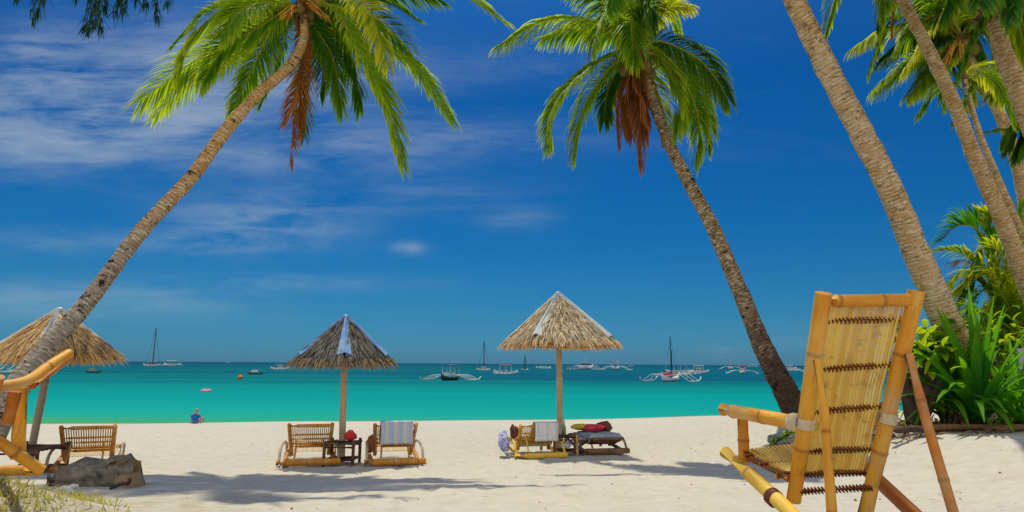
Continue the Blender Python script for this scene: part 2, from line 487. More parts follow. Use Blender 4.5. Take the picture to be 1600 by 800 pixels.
M_TRUNK_DK = mat('palm_bark_rough', lambda w, o: m_trunk(w, o, (.36, .24, .13), (.24, .14, .07), (.010, .008, .007), .6, (.07, .045, .032), 1.5, 5.0))


def m_bamboo(w, out, base=(.78, .40, .034), base2=(.62, .24, .018), node=(.26, .075, .012)):
    a, r, t, ring = attr(w); v = tcv(w)
    sp = w.node('ShaderNodeSeparateXYZ'); w.link(v, sp.inputs[0])
    n = w.noise(w.scalev(v, (1, 1, .25)), 14, 4, .6); lo = w.noise(v, 3.1, 3, .55); fib = w.noise(w.scalev(v, (1, 1, .03)), 160, 3, .6)
    c = w.mix(w.mapr(lo, .38, .62), base, base2)
    c = w.mix(w.mapr(n, .55, .75, 0, .55), c, (.70, .47, .12))
    c = w.mix(w.m('MULTIPLY', r, .45), c, base2)
    c = w.mix(w.mapr(w.noise(v, 21, 5, .7), .62, .75, 0, .55), c, node)
    c = w.mix(w.m('MULTIPLY', ring, .75), c, node)
    wx = w.noise(w.scalev(v, (1, 1, .12)), 45, 5, .72)
    c = w.mix(w.mapr(wx, .54, .66, 0, .45), c, tuple(x * .45 for x in base2)); c = w.mix(w.mapr(w.noise(v, 2.1, 4, .6), .52, .68, 0, .5), c, (.62, .50, .26))
    finish(w, out, c, w.mapr(n, .3, .7, .42, .65), .28, fib, .4, .004)
M_BAMBOO = mat('bamboo', m_bamboo)
M_BAMBOO_O = mat('bamboo_orange', lambda w, o: m_bamboo(w, o, (.62, .28, .030), (.46, .17, .018), (.18, .05, .012)))
M_BAMBOO_R = mat('bamboo_red', lambda w, o: m_bamboo(w, o, (.62, .22, .020), (.46, .12, .014), (.16, .035, .01)))
M_BAMBOO_Y = mat('bamboo_pale', lambda w, o: m_bamboo(w, o, (.82, .56, .085), (.72, .42, .045), (.36, .15, .03)))
M_BAMBOO_D = mat('bamboo_weathered', lambda w, o: m_bamboo(w, o, (.26, .12, .045), (.15, .07, .035), (.05, .02, .015)))
M_BAMBOO_G = mat('bamboo_grey', lambda w, o: m_bamboo(w, o, (.42, .36, .28), (.33, .27, .20), (.15, .1, .07)))


def m_slat(w, out, c1=(.85, .60, .14), c2=(.70, .42, .06), dk=(.20, .08, .02)):
    a, r, t, b = attr(w); v = tcv(w)
    c = w.mix(r, c1, c2); n = w.noise(v, 18, 4, .6)
    c = w.mix(w.mapr(n, .55, .78, 0, .7), c, dk)
    finish(w, out, c, .5, .35, n, .3, .004, transl=.0)
M_SLAT = mat('cane_slats', m_slat)
M_SLAT_D = mat('cane_slats_brown', lambda w, o: m_slat(w, o, (.72, .46, .14), (.52, .26, .06), (.16, .06, .015)))


def simple(name, col, col2=None, rough=.7, spec=.3, scale=12, bump=.3, transl=0.0):
    def fn(w, out):
        v = w.node('ShaderNodeTexCoord').outputs['Object']; n = w.noise(v, scale, 5, .62)
        c = w.mix(w.mapr(n, .35, .68), col, col2 or tuple(x * .7 for x in col))
        finish(w, out, c, rough, spec, n, bump, .01, transl=transl)
    return mat(name, fn)
M_LASH = simple('cane_lashing', (.72, .60, .40), (.55, .42, .24), .7, .2, 60)
M_BIND = simple('dark_binding', (.22, .05, .018), (.08, .02, .012), .6, .3, 60)
M_POLE = simple('bare_pole_wood', (.55, .45, .30), (.40, .30, .17), .8, .2, 9)
M_POLE_G = simple('grey_pole_wood', (.38, .31, .23), (.26, .20, .14), .85, .2, 14)
M_TIN = simple('pale_ridge_sheet', (.55, .60, .62), (.42, .46, .48), .5, .4, 5)
M_TIN_B = simple('blue_ridge_sheet', (.10, .25, .62), (.30, .42, .60), .5, .4, 5)
M_TOWEL_W = simple('white_towel', (.74, .72, .72), (.60, .58, .62), .95, .1, 9)
M_TOWEL_B = simple('blue_cloth', (.12, .15, .55), (.62, .62, .72), .95, .1, 16)
M_RED = simple('red_fabric', (.62, .03, .025), (.42, .02, .03), .7, .3, 9)
M_PINK = simple('pink_fabric', (.75, .08, .12), (.5, .03, .06), .8, .2, 14)
M_YEL = simple('yellow_fabric', (.50, .46, .03), (.62, .42, .05), .9, .2, 9)
M_GREYC = simple('grey_cloth', (.22, .27, .33), (.42, .46, .50), .95, .1, 14)
M_DKBAG = simple('dark_bag', (.10, .03, .025), (.20, .06, .05), .8, .3, 10)
M_STUMP = simple('weathered_log', (.27, .24, .18), (.075, .065, .05), .95, .1, 11, 1.0)
M_PLANK = simple('grey_plank', (.46, .30, .19), (.32, .18, .10), .85, .2, 8)
M_ROCK = simple('grey_rock', (.34, .34, .34), (.22, .22, .23), .9, .2, 8, .8)
M_WHITE = simple('white_paint', (.64, .65, .64), (.50, .53, .54), .5, .4, 2)
M_BLUE = simple('blue_tarp', (.03, .14, .48), (.02, .09, .32), .6, .3, 1)
M_REDP = simple('red_paint', (.55, .08, .07), (.42, .06, .06), .5, .4, 2)
M_DARKP = simple('dark_hull_paint', (.025, .05, .04), (.04, .03, .03), .5, .4, 2)
M_MASTD = simple('dark_mast', (.03, .04, .09), (.02, .03, .05), .5, .4, 2)
M_GREENP = simple('pale_green_paint', (.50, .62, .40), (.4, .5, .3), .5, .4, 2)
M_PURP = simple('purple_cloth', (.16, .05, .30), (.12, .04, .22), .7, .2, 2)
M_SKIN = simple('skin', (.50, .27, .18), (.42, .22, .14), .55, .3, 5)
M_HAIR = simple('grey_hair', (.42, .33, .30), (.25, .18, .15), .7, .2, 30)
M_SHIRT = simple('blue_shirt', (.02, .17, .60), (.015, .12, .48), .9, .1, 12)
M_ORANGE = simple('orange_plastic', (.62, .20, .03), (.3, .15, .03), .5, .3, 6)
M_PINKF = simple('pink_float', (.75, .22, .35), (.70, .40, .45), .5, .3, 6)
M_COCO = simple('coconut_husk', (.16, .15, .03), (.20, .10, .03), .6, .3, 8)
M_FLOWER = simple('palm_flower_stalk', (.62, .22, .03), (.50, .33, .05), .7, .2, 8)
M_SHEATH = simple('palm_fibre', (.13, .07, .035), (.22, .12, .05), .95, .1, 20)
M_BARKB = simple('shrub_stem_bark', (.10, .065, .05), (.05, .03, .03), .9, .2, 12, .8)
M_SIGN = simple('sign_board', (.48, .50, .52), (.40, .42, .44), .6, .3, 3)
M_LITTER = simple('dry_litter', (.36, .22, .09), (.15, .09, .04), .95, .1, 3)
M_GLASS = simple('green_bottle', (.10, .25, .10), (.2, .35, .15), .15, .6, 3)
def m_stripe(w, out):
    a, r, v, u = attr(w)
    f = w.m('FRACT', w.m('MULTIPLY', u, 3.5))
    c = w.mix(w.mapr(f, .35, .45), (.36, .45, .60), (.52, .52, .50)); c = w.mix(w.mapr(f, .78, .86), c, (.47, .42, .52))
    e = w.m('MINIMUM', u, w.m('SUBTRACT', 1.0, u)); c = w.mix(w.mapr(e, .03, .06, 1, 0), c, (.60, .48, .55))
    finish(w, out, c, .95, .1)
M_STRIPE = mat('striped_towel', m_stripe)
def m_thatch(w, out, pale=(.58, .43, .25), dark=(.20, .13, .07), rim=(.66, .38, .09)):
    a, r, t, b = attr(w)
    c = w.mix(r, dark, pale); c = w.mix(w.m('MULTIPLY', b, .8), c, rim)
    finish(w, out, c, .9, .15, transl=.22, tcol=c)
M_THATCH = mat('thatch', lambda w, o: m_thatch(w, o, (.86, .70, .48), (.30, .21, .13)))
M_THATCH_G = mat('thatch_grey', lambda w, o: m_thatch(w, o, (.27, .24, .21), (.045, .042, .042), (.50, .32, .12)))
M_THATCH_Y = mat('thatch_straw', lambda w, o: m_thatch(w, o, (.86, .58, .27), (.30, .18, .08), (.72, .40, .12)))

# ------------------------------------------------------------------ setting: sand and sea
def build_sand():
    def axis(lims):
        out = []
        for a, b, st in lims:
            n = max(1, int(round((b - a) / st)))
            out += [a + (b - a) * i / n for i in range(n)]
        return out + [lims[-1][1]]
    ys = axis([(-30, -6, 4), (-6, 1.5, .5), (1.5, 5, .055), (5, 10, .075), (10, 16, .11), (16, 24, .25), (24, 45, 1), (45, 120, 8), (120, 400, 40), (400, 12000, 3000)])
    xs = axis([(-12000, -400, 3000), (-400, -90, 40), (-90, -24, 3), (-24, -11, .4), (-11, -5, .13), (-5, 5, .08), (5, 11, .13), (11, 24, .4), (24, 90, 3), (90, 400, 40), (400, 12000, 3000)])
    mb = MB(); nx = len(xs)
    random.seed(91); cells = {}
    for (ax, ay, bx, by_) in [(-1.8, 3.0, 1.0, 13), (1.6, 2.6, 2.2, 12), (-6, 8.2, 6, 8.6), (-3, 5.2, 3.5, 6.4), (-5, 12, 3, 11.2), (.2, 3.4, -3.2, 9), (2.9, 5.0, 7.5, 8.0), (-8, 14, 9, 15.5), (2.0, 8, 3.8, 4.2)]:
        Lt = math.hypot(bx - ax, by_ - ay); k = int(Lt / .62); ux, uy = (bx - ax) / Lt, (by_ - ay) / Lt
        for i in range(k):
            s_ = 1 if i % 2 else -1; w_ = noise.noise(Vector((i * .2, ax, ay))) * .5
            fx, fy = ax + ux * i * .62 - uy * (.11 * s_ + w_), ay + uy * i * .62 + ux * (.11 * s_ + w_)
            cells.setdefault((int(fx // .5), int(fy // .5)), []).append((fx, fy, ux, uy))
    def gz(x, y):
        z = ground(x, y)
        if 2 < y < 17 and abs(x) < 11:
            cx, cy = int(x // .5), int(y // .5)
            for i in (-1, 0, 1):
                for j in (-1, 0, 1):
                    for fx, fy, ux, uy in cells.get((cx + i, cy + j), ()):
                        a = ((x - fx) * ux + (y - fy) * uy) / .15; b = (-(x - fx) * uy + (y - fy) * ux) / .075; r2 = a * a + b * b
                        z += -.038 * math.exp(-r2 * 1.3) + .012 * math.exp(-(math.sqrt(r2) - 1.5) ** 2 * 5)
        return z
    verts = [(x, y, gz(x, y)) for y in ys for x in xs]
    faces = [(j * nx + i, j * nx + i + 1, (j + 1) * nx + i + 1, (j + 1) * nx + i) for j in range(len(ys) - 1) for i in range(nx - 1)]
    mb.add(verts, faces, (.5, 0, 0), None, True)
    o = mb.build('sand', M_SAND); o['kind'] = 'structure'
    mb = MB()
    mb.add([(-14000, 8, 0), (14000, 8, 0), (14000, 14000, 0), (-14000, 14000, 0)], [(0, 1, 2, 3)])
    o = mb.build('sea', M_WATER); o['kind'] = 'structure'
build_sand()


# ------------------------------------------------------------------ palms
def catmull(pts, n=8):
    if len(pts) < 3: return [pts[0].lerp(pts[1], i / n) for i in range(n + 1)]
    P_ = [pts[0] * 2 - pts[1]] + list(pts) + [pts[-1] * 2 - pts[-2]]
    out = []
    for i in range(1, len(P_) - 2):
        a, b, c, d = P_[i - 1:i + 3]
        for k in range(n):
            t = k / n
            out.append(.5 * ((2 * b) + (c - a) * t + (2 * a - 5 * b + 4 * c - d) * t * t + (3 * b - a - 3 * c + d) * t ** 3))
    out.append(pts[-1].copy()); return out


def frond(parent, pts, L=.75, n=62, g=.30, m=None, width=.040, pet=.10, name='frond', lift=0.05, rib=True, ycol=0.0, rr=.024, gap=0.0, twist=None):
    n = int(n * 1.65); width *= 1.15; L *= 1.15
    path = catmull([Vector(p) for p in pts], 9); cum = [0]
    for i in range(len(path) - 1): cum.append(cum[-1] + (path[i + 1] - path[i]).length)
    T = cum[-1]; mb = MB()
    def at(s):
        s = max(0, min(T, s)); i = 0
        while i < len(cum) - 2 and cum[i + 1] < s: i += 1
        t = (s - cum[i]) / max(1e-6, cum[i + 1] - cum[i])
        return path[i].lerp(path[i + 1], t), (path[i + 1] - path[i]).normalized()
    tilt = random.uniform(-.1, .45); tw = random.choice((-1, 1)) * random.uniform(.25, .95) if twist is None else twist
    for side in (-1, 1):
        for k in range(n):
            t = pet + (1 - pet) * (k + random.uniform(-.3, .3)) / n
            if t > 1: continue
            if gap and random.random() < gap: continue
            p, tn = at(t * T)
            S = tn.cross(Vector((0, 0, 1)))
            if S.length < .08: S = Vector((1, 0, 0))
            S.normalize(); U = S.cross(tn).normalized()
            S, U = S * math.cos(tw) + U * math.sin(tw), U * math.cos(tw) - S * math.sin(tw)
            S2 = (S * math.cos(tilt) + U * math.sin(tilt) * side).normalized()
            al = R(28 + 42 * t + random.uniform(-7, 7))
            d = S2 * side * math.cos(al) + tn * math.sin(al) + U * (lift + random.uniform(-.12, .12))
            env = min(1, .45 + 1.6 * (t - pet)) * (1 - .50 * max(0, (t - .55) / .45) ** 1.6)
            ll = L * env * random.uniform(.82, 1.08)
            mb.blade(p, d, ll, width * random.uniform(.8, 1.2) * (.6 + .4 * env), g * random.uniform(.75, 1.3), 4,
                     (min(1, max(0, random.random())), 0, ycol * random.uniform(.3, 1) if random.random() < .8 else 0))
    fo = mb.build(name, m or M_FROND, parent)
    if rib:
        rb = MB(); rad = [rr * (1 - .85 * i / (len(path) - 1)) for i in range(len(path))]
        rb.tube(path, rad, 6); rb.build('rib', M_RACHIS if m is not M_FROND_DEAD else M_SHEATH, fo)
    return fo


def palm(label, trunk, fr, crown, wk=1.0, fibre=True, Lk=1.0, gk=1.0, Wk=1.0, tmat=M_TRUNK, cat='palm tree', tname='palm_tree', flower=None, coco=6, group=None, seg=16, z0=None, scale=1.0):
    """trunk: (px, py, z, width px); fr: list of dicts of fronds"""
    pts = [P(a, b, c) for a, b, c, d in trunk]; rad = [d * c / F / 2 * wk for a, b, c, d in trunk]
    base = pts[0].copy(); base.z = min(base.z, ground(base.x, base.y))
    r = root(tname, base, label, cat, group)
    # smooth path with radii
    path = catmull(pts, 14); n = len(path)
    rr = []
    for i in range(n):
        q = i / 14; j = min(int(q), len(rad) - 2); t = q - j; rr.append(rad[j] * (1 - t) + rad[j + 1] * t)
    # ring steps on the bark
    fine = []; fr_r = []
    Lc = 0
    for i in range(n - 1):
        for k in range(4):
            t = k / 4; fine.append(path[i].lerp(path[i + 1], t)); q = rr[i] * (1 - t) + rr[i + 1] * t
            fr_r.append(q * (1 + random.uniform(-.022, .022)))
    fine.append(path[-1]); fr_r.append(rr[-1])
    mb = MB(); mb.tube(fine, fr_r, seg, rough=.10); mb.build('trunk', tmat, r)
    C = P(*crown); cz = crown[2]; s = cz / 1000.0
    # fibrous bud at the top of the trunk
    mb = MB(); top = pts[-1]
    for k in range(26 if fibre else 6):
        a = random.uniform(0, 6.28); d = Vector((math.cos(a), math.sin(a), random.uniform(.8, 3.0)))
        mb.blade(top + Vector((math.cos(a), math.sin(a), 0)) * .08 + Vector((0, 0, random.uniform(-.3, .1))), d, random.uniform(.2, .45) * scale * (1 if fibre else .6), .07, .3, 3, (random.random(), 0, 0))
    mb.tube([top - Vector((0, 0, .15)), top.lerp(C, .6), C + Vector((0, 0, .15))], [rad[-1] * 1.1, rad[-1] * 1.35, rad[-1] * .5], 10, rough=.25)
    mb.build('crown_fibre', M_SHEATH, r)
    for f in fr:
        f = dict(f); pp = f.pop('p'); q = [C + Vector((random.uniform(-.08, .08), random.uniform(-.08, .08), 0))]
        for a, b, dz in pp: q.append(P(a, b, cz + dz))
        f['L'] = f.get('L', .75) * Lk; f['g'] = f.get('g', .3) * gk; f['width'] = f.get('width', .04) * Wk
        frond(r, q, **f)
    for k in range(coco):
        a = 6.28 * k / max(1, coco) + random.uniform(-.3, .3); mb = MB()
        c = C + Vector((math.cos(a) * .24, math.sin(a) * .24, -.22 - random.uniform(0, .2))) * scale
        mb.ball(c, .11 * scale, 10, 7, (1, 1, 1.2)); mb.build('coconut', M_COCO, r)
    if flower:
        for (a, b, dz, l) in flower:
            mb = MB(); e = P(a, b, cz + dz)
            for k in range(9):
                mb.tube([C + Vector((0, 0, -.05)), C.lerp(e, .5) + Vector((random.uniform(-.08, .08), random.uniform(-.08, .08), .08)), e + Vector((random.uniform(-.12, .12), random.uniform(-.12, .12), random.uniform(-.15, .05)))], [.018, .02, .012], 5)
            mb.build('flower_stalk', M_FLOWER, r)
    return r


def up_fronds(px, py, cz, n, spread, zs, y0=1.0, m=None, L=.7, skip=None):
    """filler fronds arching out on all sides of a crown, away from the view and upwards"""
    out = []; s = 1000.0 / cz
    for k in range(n):
        a = 6.28 * k / n + random.uniform(-.2, .2)
        if skip and skip(a): continue
        x, y = math.cos(a) * spread, math.sin(a) * spread
        up = random.uniform(.35, 1.0) * spread * y0
        out.append(dict(p=[(px + x * .45 * s, py - up * .75 * s, y * .45), (px + x * .95 * s, py - (up * .55) * s, y * .95)], L=L, g=.30, m=m))
    return out


# left palm
lp = [dict(p=[(400, -8, -.3), (330, 28, -.8), (296, 72, -1.1), (280, 115, -1.2)], L=.62, g=.28, ycol=.35, lift=.1),
      dict(p=[(425, 28, .2), (365, 62, .3), (294, 102, .3), (217, 160, .3)], L=.72, g=.34, ycol=.4),
      dict(p=[(430, 25, .6), (350, 75, .9), (290, 130, 1.2), (240, 185, 1.3)], L=.55, g=.4, ycol=.5, n=48),
      dict(p=[(432, 38, .5), (398, 100, .8), (365, 172, 1.0)], L=.55, g=.22, m=M_FROND, ycol=.1),
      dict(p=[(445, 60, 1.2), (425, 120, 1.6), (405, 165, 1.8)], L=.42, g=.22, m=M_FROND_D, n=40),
      dict(p=[(525, -20, -.6), (578, 18, -1.2), (606, 105, -1.5)], L=.55, g=.3, ycol=.6, m=M_FROND_Y),
      dict(p=[(520, 15, -.2), (575, 105, -.3), (603, 165, -.3), (628, 255, -.3)], L=.74, g=.30, ycol=.35),
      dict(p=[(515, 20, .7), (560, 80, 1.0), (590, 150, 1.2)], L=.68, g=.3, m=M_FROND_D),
      dict(p=[(535, 15, .1), (600, 70, .3), (655, 112, .4), (707, 190, .4)], L=.62, g=.36, ycol=.3),
      dict(p=[(515, -30, .2), (620, -28, .3), (715, -10, .3), (786, 34, .3)], L=.66, g=.38, ycol=.3),
      dict(p=[(530, -10, .8), (600, 0, 1.2), (650, 30, 1.5)], L=.5, g=.36, m=M_FROND_D),
      dict(p=[(490, 40, .6), (520, 90, .9), (535, 170, 1.0)], L=.62, g=.28, m=M_FROND),
      dict(p=[(500, 50, 1.0), (505, 100, 1.2), (500, 150, 1.3)], L=.48, g=.26, m=M_FROND_D, n=44),
      dict(p=[(484, 70, .9), (481, 140, 1.1), (476, 215, 1.1)], L=.50, g=.20, m=M_FROND_D, n=44),
      dict(p=[(474, 90, .5), (462, 170, .6), (452, 262, .6)], L=.42, g=.25, m=M_FROND_DEAD, n=44, width=.03, gap=.2),
      dict(p=[(470, 90, .4), (468, 150, .4), (460, 225, .4)], L=.36, g=.25, m=M_FROND_DEAD, n=40, width=.03, gap=.2),
      dict(p=[(474, 80, .2), (466, 130, .1), (446, 190, .1)], L=.5, g=.35, m=M_FROND_DEAD, n=50, width=.03, gap=.2, twist=.9),
      dict(p=[(478, 80, .6), (470, 140, .7), (468, 205, .7)], L=.5, g=.35, m=M_FROND_DEAD, n=50, width=.03, gap=.2, twist=-.9),
      dict(p=[(400, 0, .9), (330, 10, 1.4), (270, 70, 1.6)], L=.5, g=.34, m=M_FROND_D, n=50),
      dict(p=[(420, 5, -.4), (380, 15, -.9), (345, 60, -1.2)], L=.55, g=.3, ycol=.2),
      dict(p=[(510, 5, .3), (548, 45, .5), (580, 90, .6), (606, 150, .6)], L=.7, g=.3),
      dict(p=[(505, 15, .8), (535, 50, 1.1), (556, 110, 1.2), (560, 165, 1.2)], L=.7, g=.3, m=M_FROND_D),
      dict(p=[(530, 0, .4), (590, 30, .6), (640, 80, .7), (668, 130, .7)], L=.65, g=.34),
      dict(p=[(500, 30, 1.2), (520, 60, 1.6), (530, 120, 1.8)], L=.6, g=.3, m=M_FROND_D),
      dict(p=[(430, 10, .9), (390, 30, 1.3), (345, 90, 1.5), (320, 130, 1.5)], L=.6, g=.32, m=M_FROND_D),
      dict(p=[(440, 20, -.3), (400, 45, -.5), (350, 75, -.6), (318, 125, -.6)], L=.6, g=.3),
      dict(p=[(550, -20, .6), (620, -15, .9), (690, 0, 1.0)], L=.6, g=.36, m=M_FROND_D),
      dict(p=[(420, -60, .2), (330, -90, .3), (240, -50, .3)], L=.6, g=.35),
      dict(p=[(450, -90, 0), (400, -170, .2), (320, -190, .4)], L=.6, g=.3),
      dict(p=[(490, -90, 0), (540, -180, -.4), (620, -170, -.8)], L=.6, g=.3),
      dict(p=[(480, -60, -.8), (500, -80, -1.8), (520, -30, -2.6)], L=.6, g=.35),
      dict(p=[(480, -60, 1), (470, -100, 2), (470, -80, 3)], L=.6, g=.35),
      dict(p=[(520, -60, .2), (600, -110, .3), (700, -90, .3)], L=.6, g=.35)]
palm('tall coconut palm on the left whose trunk leans right over the straw parasol',
     [(-70, 790, 7.9, 66), (0, 650, 8.1, 58), (62, 556, 8.5, 46), (135, 474, 8.9, 37), (220, 362, 9.4, 34), (300, 276, 9.8, 31),
      (352, 205, 10.2, 29), (405, 145, 10.6, 27), (452, 104, 10.9, 25), (474, 62, 11, 21), (474, 20, 11, 17)],
     lp, (470, 8, 11), wk=.68, Lk=1.05, gk=.55, Wk=.82, tmat=M_TRUNK_L, flower=[(422, 20, -.3, 0), (508, 20, -.3, 0), (445, 26, -.5, 0), (490, -5, -.6, 0)], coco=5, scale=.72)

# middle palm
mp = [dict(p=[(955, 50, -.2), (905, 32, -.3), (845, 36, -.3), (781, 72, -.3)], L=.95, g=.62, ycol=.55, width=.055),
      dict(p=[(960, 55, .6), (910, 45, .9), (850, 60, 1.2)], L=.8, g=.55, m=M_FROND, width=.055),
      dict(p=[(960, 84, 0), (905, 122, 0), (866, 172, 0), (857, 225, 0)], L=.95, g=.5, ycol=.3, width=.055),
      dict(p=[(962, 98, -.3), (925, 142, -.5), (905, 190, -.6), (896, 238, -.6)], L=.9, g=.5, ycol=.3, width=.055),
      dict(p=[(972, 100, .4), (950, 140, .6), (944, 190, .7)], L=.75, g=.4, m=M_FROND_D, width=.05),
      dict(p=[(988, 40, -.8), (986, 35, -1.4), (988, 70, -1.9), (990, 92, -2.0)], L=.95, g=.4, m=M_FROND, width=.06, lift=.0),
      dict(p=[(970, 40, -.6), (940, 35, -1.1), (925, 80, -1.4)], L=.85, g=.5, m=M_FROND, width=.055),
      dict(p=[(1028, 64, 0), (1085, 88, 0), (1118, 122, 0), (1137, 155, 0)], L=.95, g=.5, m=M_FROND_D, ycol=.3, width=.055),
      dict(p=[(1022, 80, -.3), (1050, 120, -.5), (1062, 160, -.6), (1060, 205, -.6)], L=.85, g=.4, ycol=.3, width=.05),
      dict(p=[(1030, 88, .2), (1070, 130, .3), (1092, 190, .4), (1086, 258, .4)], L=.8, g=.4, ycol=.25, width=.05),
      dict(p=[(1035, 85, .5), (1085, 130, .8), (1108, 190, 1.0), (1106, 236, 1.0)], L=.75, g=.45, m=M_FROND, width=.05),
      dict(p=[(1010, 110, .8), (1030, 150, 1.0), (1045, 200, 1.1)], L=.7, g=.35, m=M_FROND_Y, width=.045, gap=.2),
      dict(p=[(1018, 48, .2), (1045, 14, .2), (1082, 12, .2)], L=.6, g=.5, m=M_FROND_Y, width=.05, ycol=.8, gap=.25),
      dict(p=[(965, 30, .2), (930, -8, .2), (890, -18, .2)], L=.85, g=.6, m=M_FROND, width=.055),
      dict(p=[(975, 15, .5), (955, -40, .8), (920, -60, 1)], L=.8, g=.45),
      dict(p=[(995, 0, .3), (1000, -60, .5), (1005, -90, .8)], L=.85, g=.5),
      dict(p=[(1010, 20, -.2), (1030, -20, -.4), (1060, -20, -.6)], L=.75, g=.5, m=M_FROND_D),
      dict(p=[(985, 10, -.5), (965, -10, -1.2), (950, 20, -1.8)], L=.85, g=.5),
      dict(p=[(1005, 30, -.6), (1015, 10, -1.2), (1020, 45, -1.6)], L=.75, g=.5, m=M_FROND_D),
      dict(p=[(975, 20, 1.2), (960, -10, 2.2), (950, 30, 3)], L=.8, g=.5),
      dict(p=[(1010, 20, 1.2), (1040, 0, 2.2), (1060, 50, 3)], L=.8, g=.5),
      dict(p=[(990, 135, -.2), (1000, 200, -.3), (1003, 262, -.3)], L=.55, g=.5, m=M_FROND_DEAD, n=80, width=.032, gap=.12),
      dict(p=[(984, 130, -.1), (986, 180, -.1), (988, 215, -.1)], L=.65, g=.55, m=M_FROND_DEAD, n=80, width=.032, gap=.12),
      dict(p=[(998, 140, .1), (1004, 180, .1), (1008, 215, .1)], L=.65, g=.55, m=M_FROND_DEAD, n=80, width=.032, gap=.12),
      dict(p=[(982, 130, .2), (980, 175, .2), (982, 205, .2)], L=.7, g=.5, m=M_FROND_DEAD, n=70, width=.032, gap=.15),
      dict(p=[(1000, 130, -.3), (1004, 160, -.3), (1012, 190, -.3)], L=.6, g=.5, m=M_FROND_DEAD, n=70, width=.032, gap=.15),
      dict(p=[(972, 135, 0), (967, 180, 0), (968, 235, 0)], L=.28, g=.8, m=M_FROND_DEAD, n=40, width=.04),
      dict(p=[(1020, 135, .2), (1030, 175, .3), (1036, 226, .3)], L=.30, g=.6, m=M_FROND_DEAD, n=40, width=.04, gap=.3)]
palm('middle coconut palm leaning left above the sand, hung with reddish dead fronds',
     [(1290, 735, 13.6, 66), (1258, 672, 13.7, 56), (1228, 612, 13.8, 44), (1195, 548, 13.9, 36), (1150, 440, 14, 29), (1112, 352, 14, 26), (1076, 285, 14, 24), (1046, 225, 14, 22),
      (1020, 160, 14, 21), (1004, 110, 14, 20)],
     mp, (995, 82, 14), wk=.84, Lk=.86, gk=.85, Wk=.85, tmat=M_TRUNK_DK, coco=7, scale=1.3)

# big trunk right
palm('thick pale palm trunk rising left out of the picture behind the bamboo chair',
     [(1540, 700, 10.2, 78), (1515, 622, 10.1, 70), (1492, 540, 10, 64), (1466, 474, 10, 58), (1432, 395, 9.9, 54), (1395, 305, 9.8, 52), (1350, 215, 9.7, 51), (1300, 122, 9.6, 50),
      (1236, -10, 9.4, 46), (1160, -170, 9.2, 42), (1095, -330, 9, 36), (1060, -440, 9, 28)],
     up_fronds(1060, -470, 9, 13, 2.6, 0) + [dict(p=[(1000, -480, .2), (900, -420, .3), (840, -330, .3)], L=.6), dict(p=[(1120, -480, .2), (1200, -420, .3), (1260, -320, .3)], L=.6)],
     (1058, -470, 9), wk=.72, tmat=M_TRUNK, coco=5)

# second trunk right (goes out of the top)
p2 = [dict(p=[(1330, -70, 0), (1312, -25, 0), (1290, 52, 0)], L=.5, g=.3, m=M_FROND, n=50),
      dict(p=[(1380, -60, -.4), (1384, 0, -.6), (1376, 60, -.6), (1358, 112, -.6)], L=.45, g=.35, m=M_FROND, n=60),
      dict(p=[(1365, -60, .3), (1374, -10, .3), (1370, 50, .3)], L=.36, g=.3, m=M_FROND_D, n=40),
      dict(p=[(1400, -70, .3), (1398, -10, .3), (1392, 66, .3)], L=.10, g=.4, m=M_FROND_DEAD, n=30, rr=.06),
      dict(p=[(1350, -90, .3), (1372, -10, .3), (1376, 52, .3)], L=.08, g=.4, m=M_FROND_DEAD, n=30, rr=.06),
      dict(p=[(1400, -130, 0), (1500, -110, 0), (1580, -30, 0)], L=.6, g=.4, m=M_FROND_D),
      dict(p=[(1420, -100, .5), (1480, -60, .9), (1500, 5, 1.1)], L=.55, g=.4, m=M_FROND_D)]
p2 += up_fronds(1345, -140, 11, 10, 2.4, 0, 1.0)
palm('slender palm trunk at the right edge, second from the bamboo chair',
     [(1690, 700, 11.6, 54), (1645, 550, 11.5, 46), (1598, 425, 11.4, 39), (1560, 330, 11.3, 36), (1528, 258, 11.2, 34), (1492, 165, 11.1, 32), (1458, 92, 11, 30), (1410, 0, 11, 26), (1365, -90, 11, 22), (1350, -120, 11, 18)],
     p2, (1347, -135, 11), wk=.66, tmat=M_TRUNK_W, coco=4)

# third trunk right with dark crown at the corner
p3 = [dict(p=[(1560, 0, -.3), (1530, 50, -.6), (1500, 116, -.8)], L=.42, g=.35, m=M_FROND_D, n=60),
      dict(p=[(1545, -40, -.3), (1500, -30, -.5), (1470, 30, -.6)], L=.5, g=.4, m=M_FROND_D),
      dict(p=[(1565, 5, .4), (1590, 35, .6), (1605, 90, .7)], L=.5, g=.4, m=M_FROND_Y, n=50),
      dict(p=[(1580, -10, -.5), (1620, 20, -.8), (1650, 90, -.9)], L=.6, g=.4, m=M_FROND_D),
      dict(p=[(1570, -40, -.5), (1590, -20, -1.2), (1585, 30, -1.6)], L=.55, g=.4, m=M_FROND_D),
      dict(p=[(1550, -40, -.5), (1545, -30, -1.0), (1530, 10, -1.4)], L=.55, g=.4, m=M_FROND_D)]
p3 += up_fronds(1565, -20, 9, 9, 2.0, 0, 1.0, M_FROND_D)
palm('stout palm trunk in the upper right corner under dark drooping fronds',
     [(1850, 780, 9.6, 70), (1760, 560, 9.5, 60), (1680, 370, 9.3, 54), (1612, 195, 9.1, 50), (1588, 130, 9, 48), (1566, 80, 9, 44), (1556, 35, 9, 38), (1552, 10, 9, 30)],
     p3, (1556, -10, 9), wk=.62, tmat=M_TRUNK_W, coco=3)

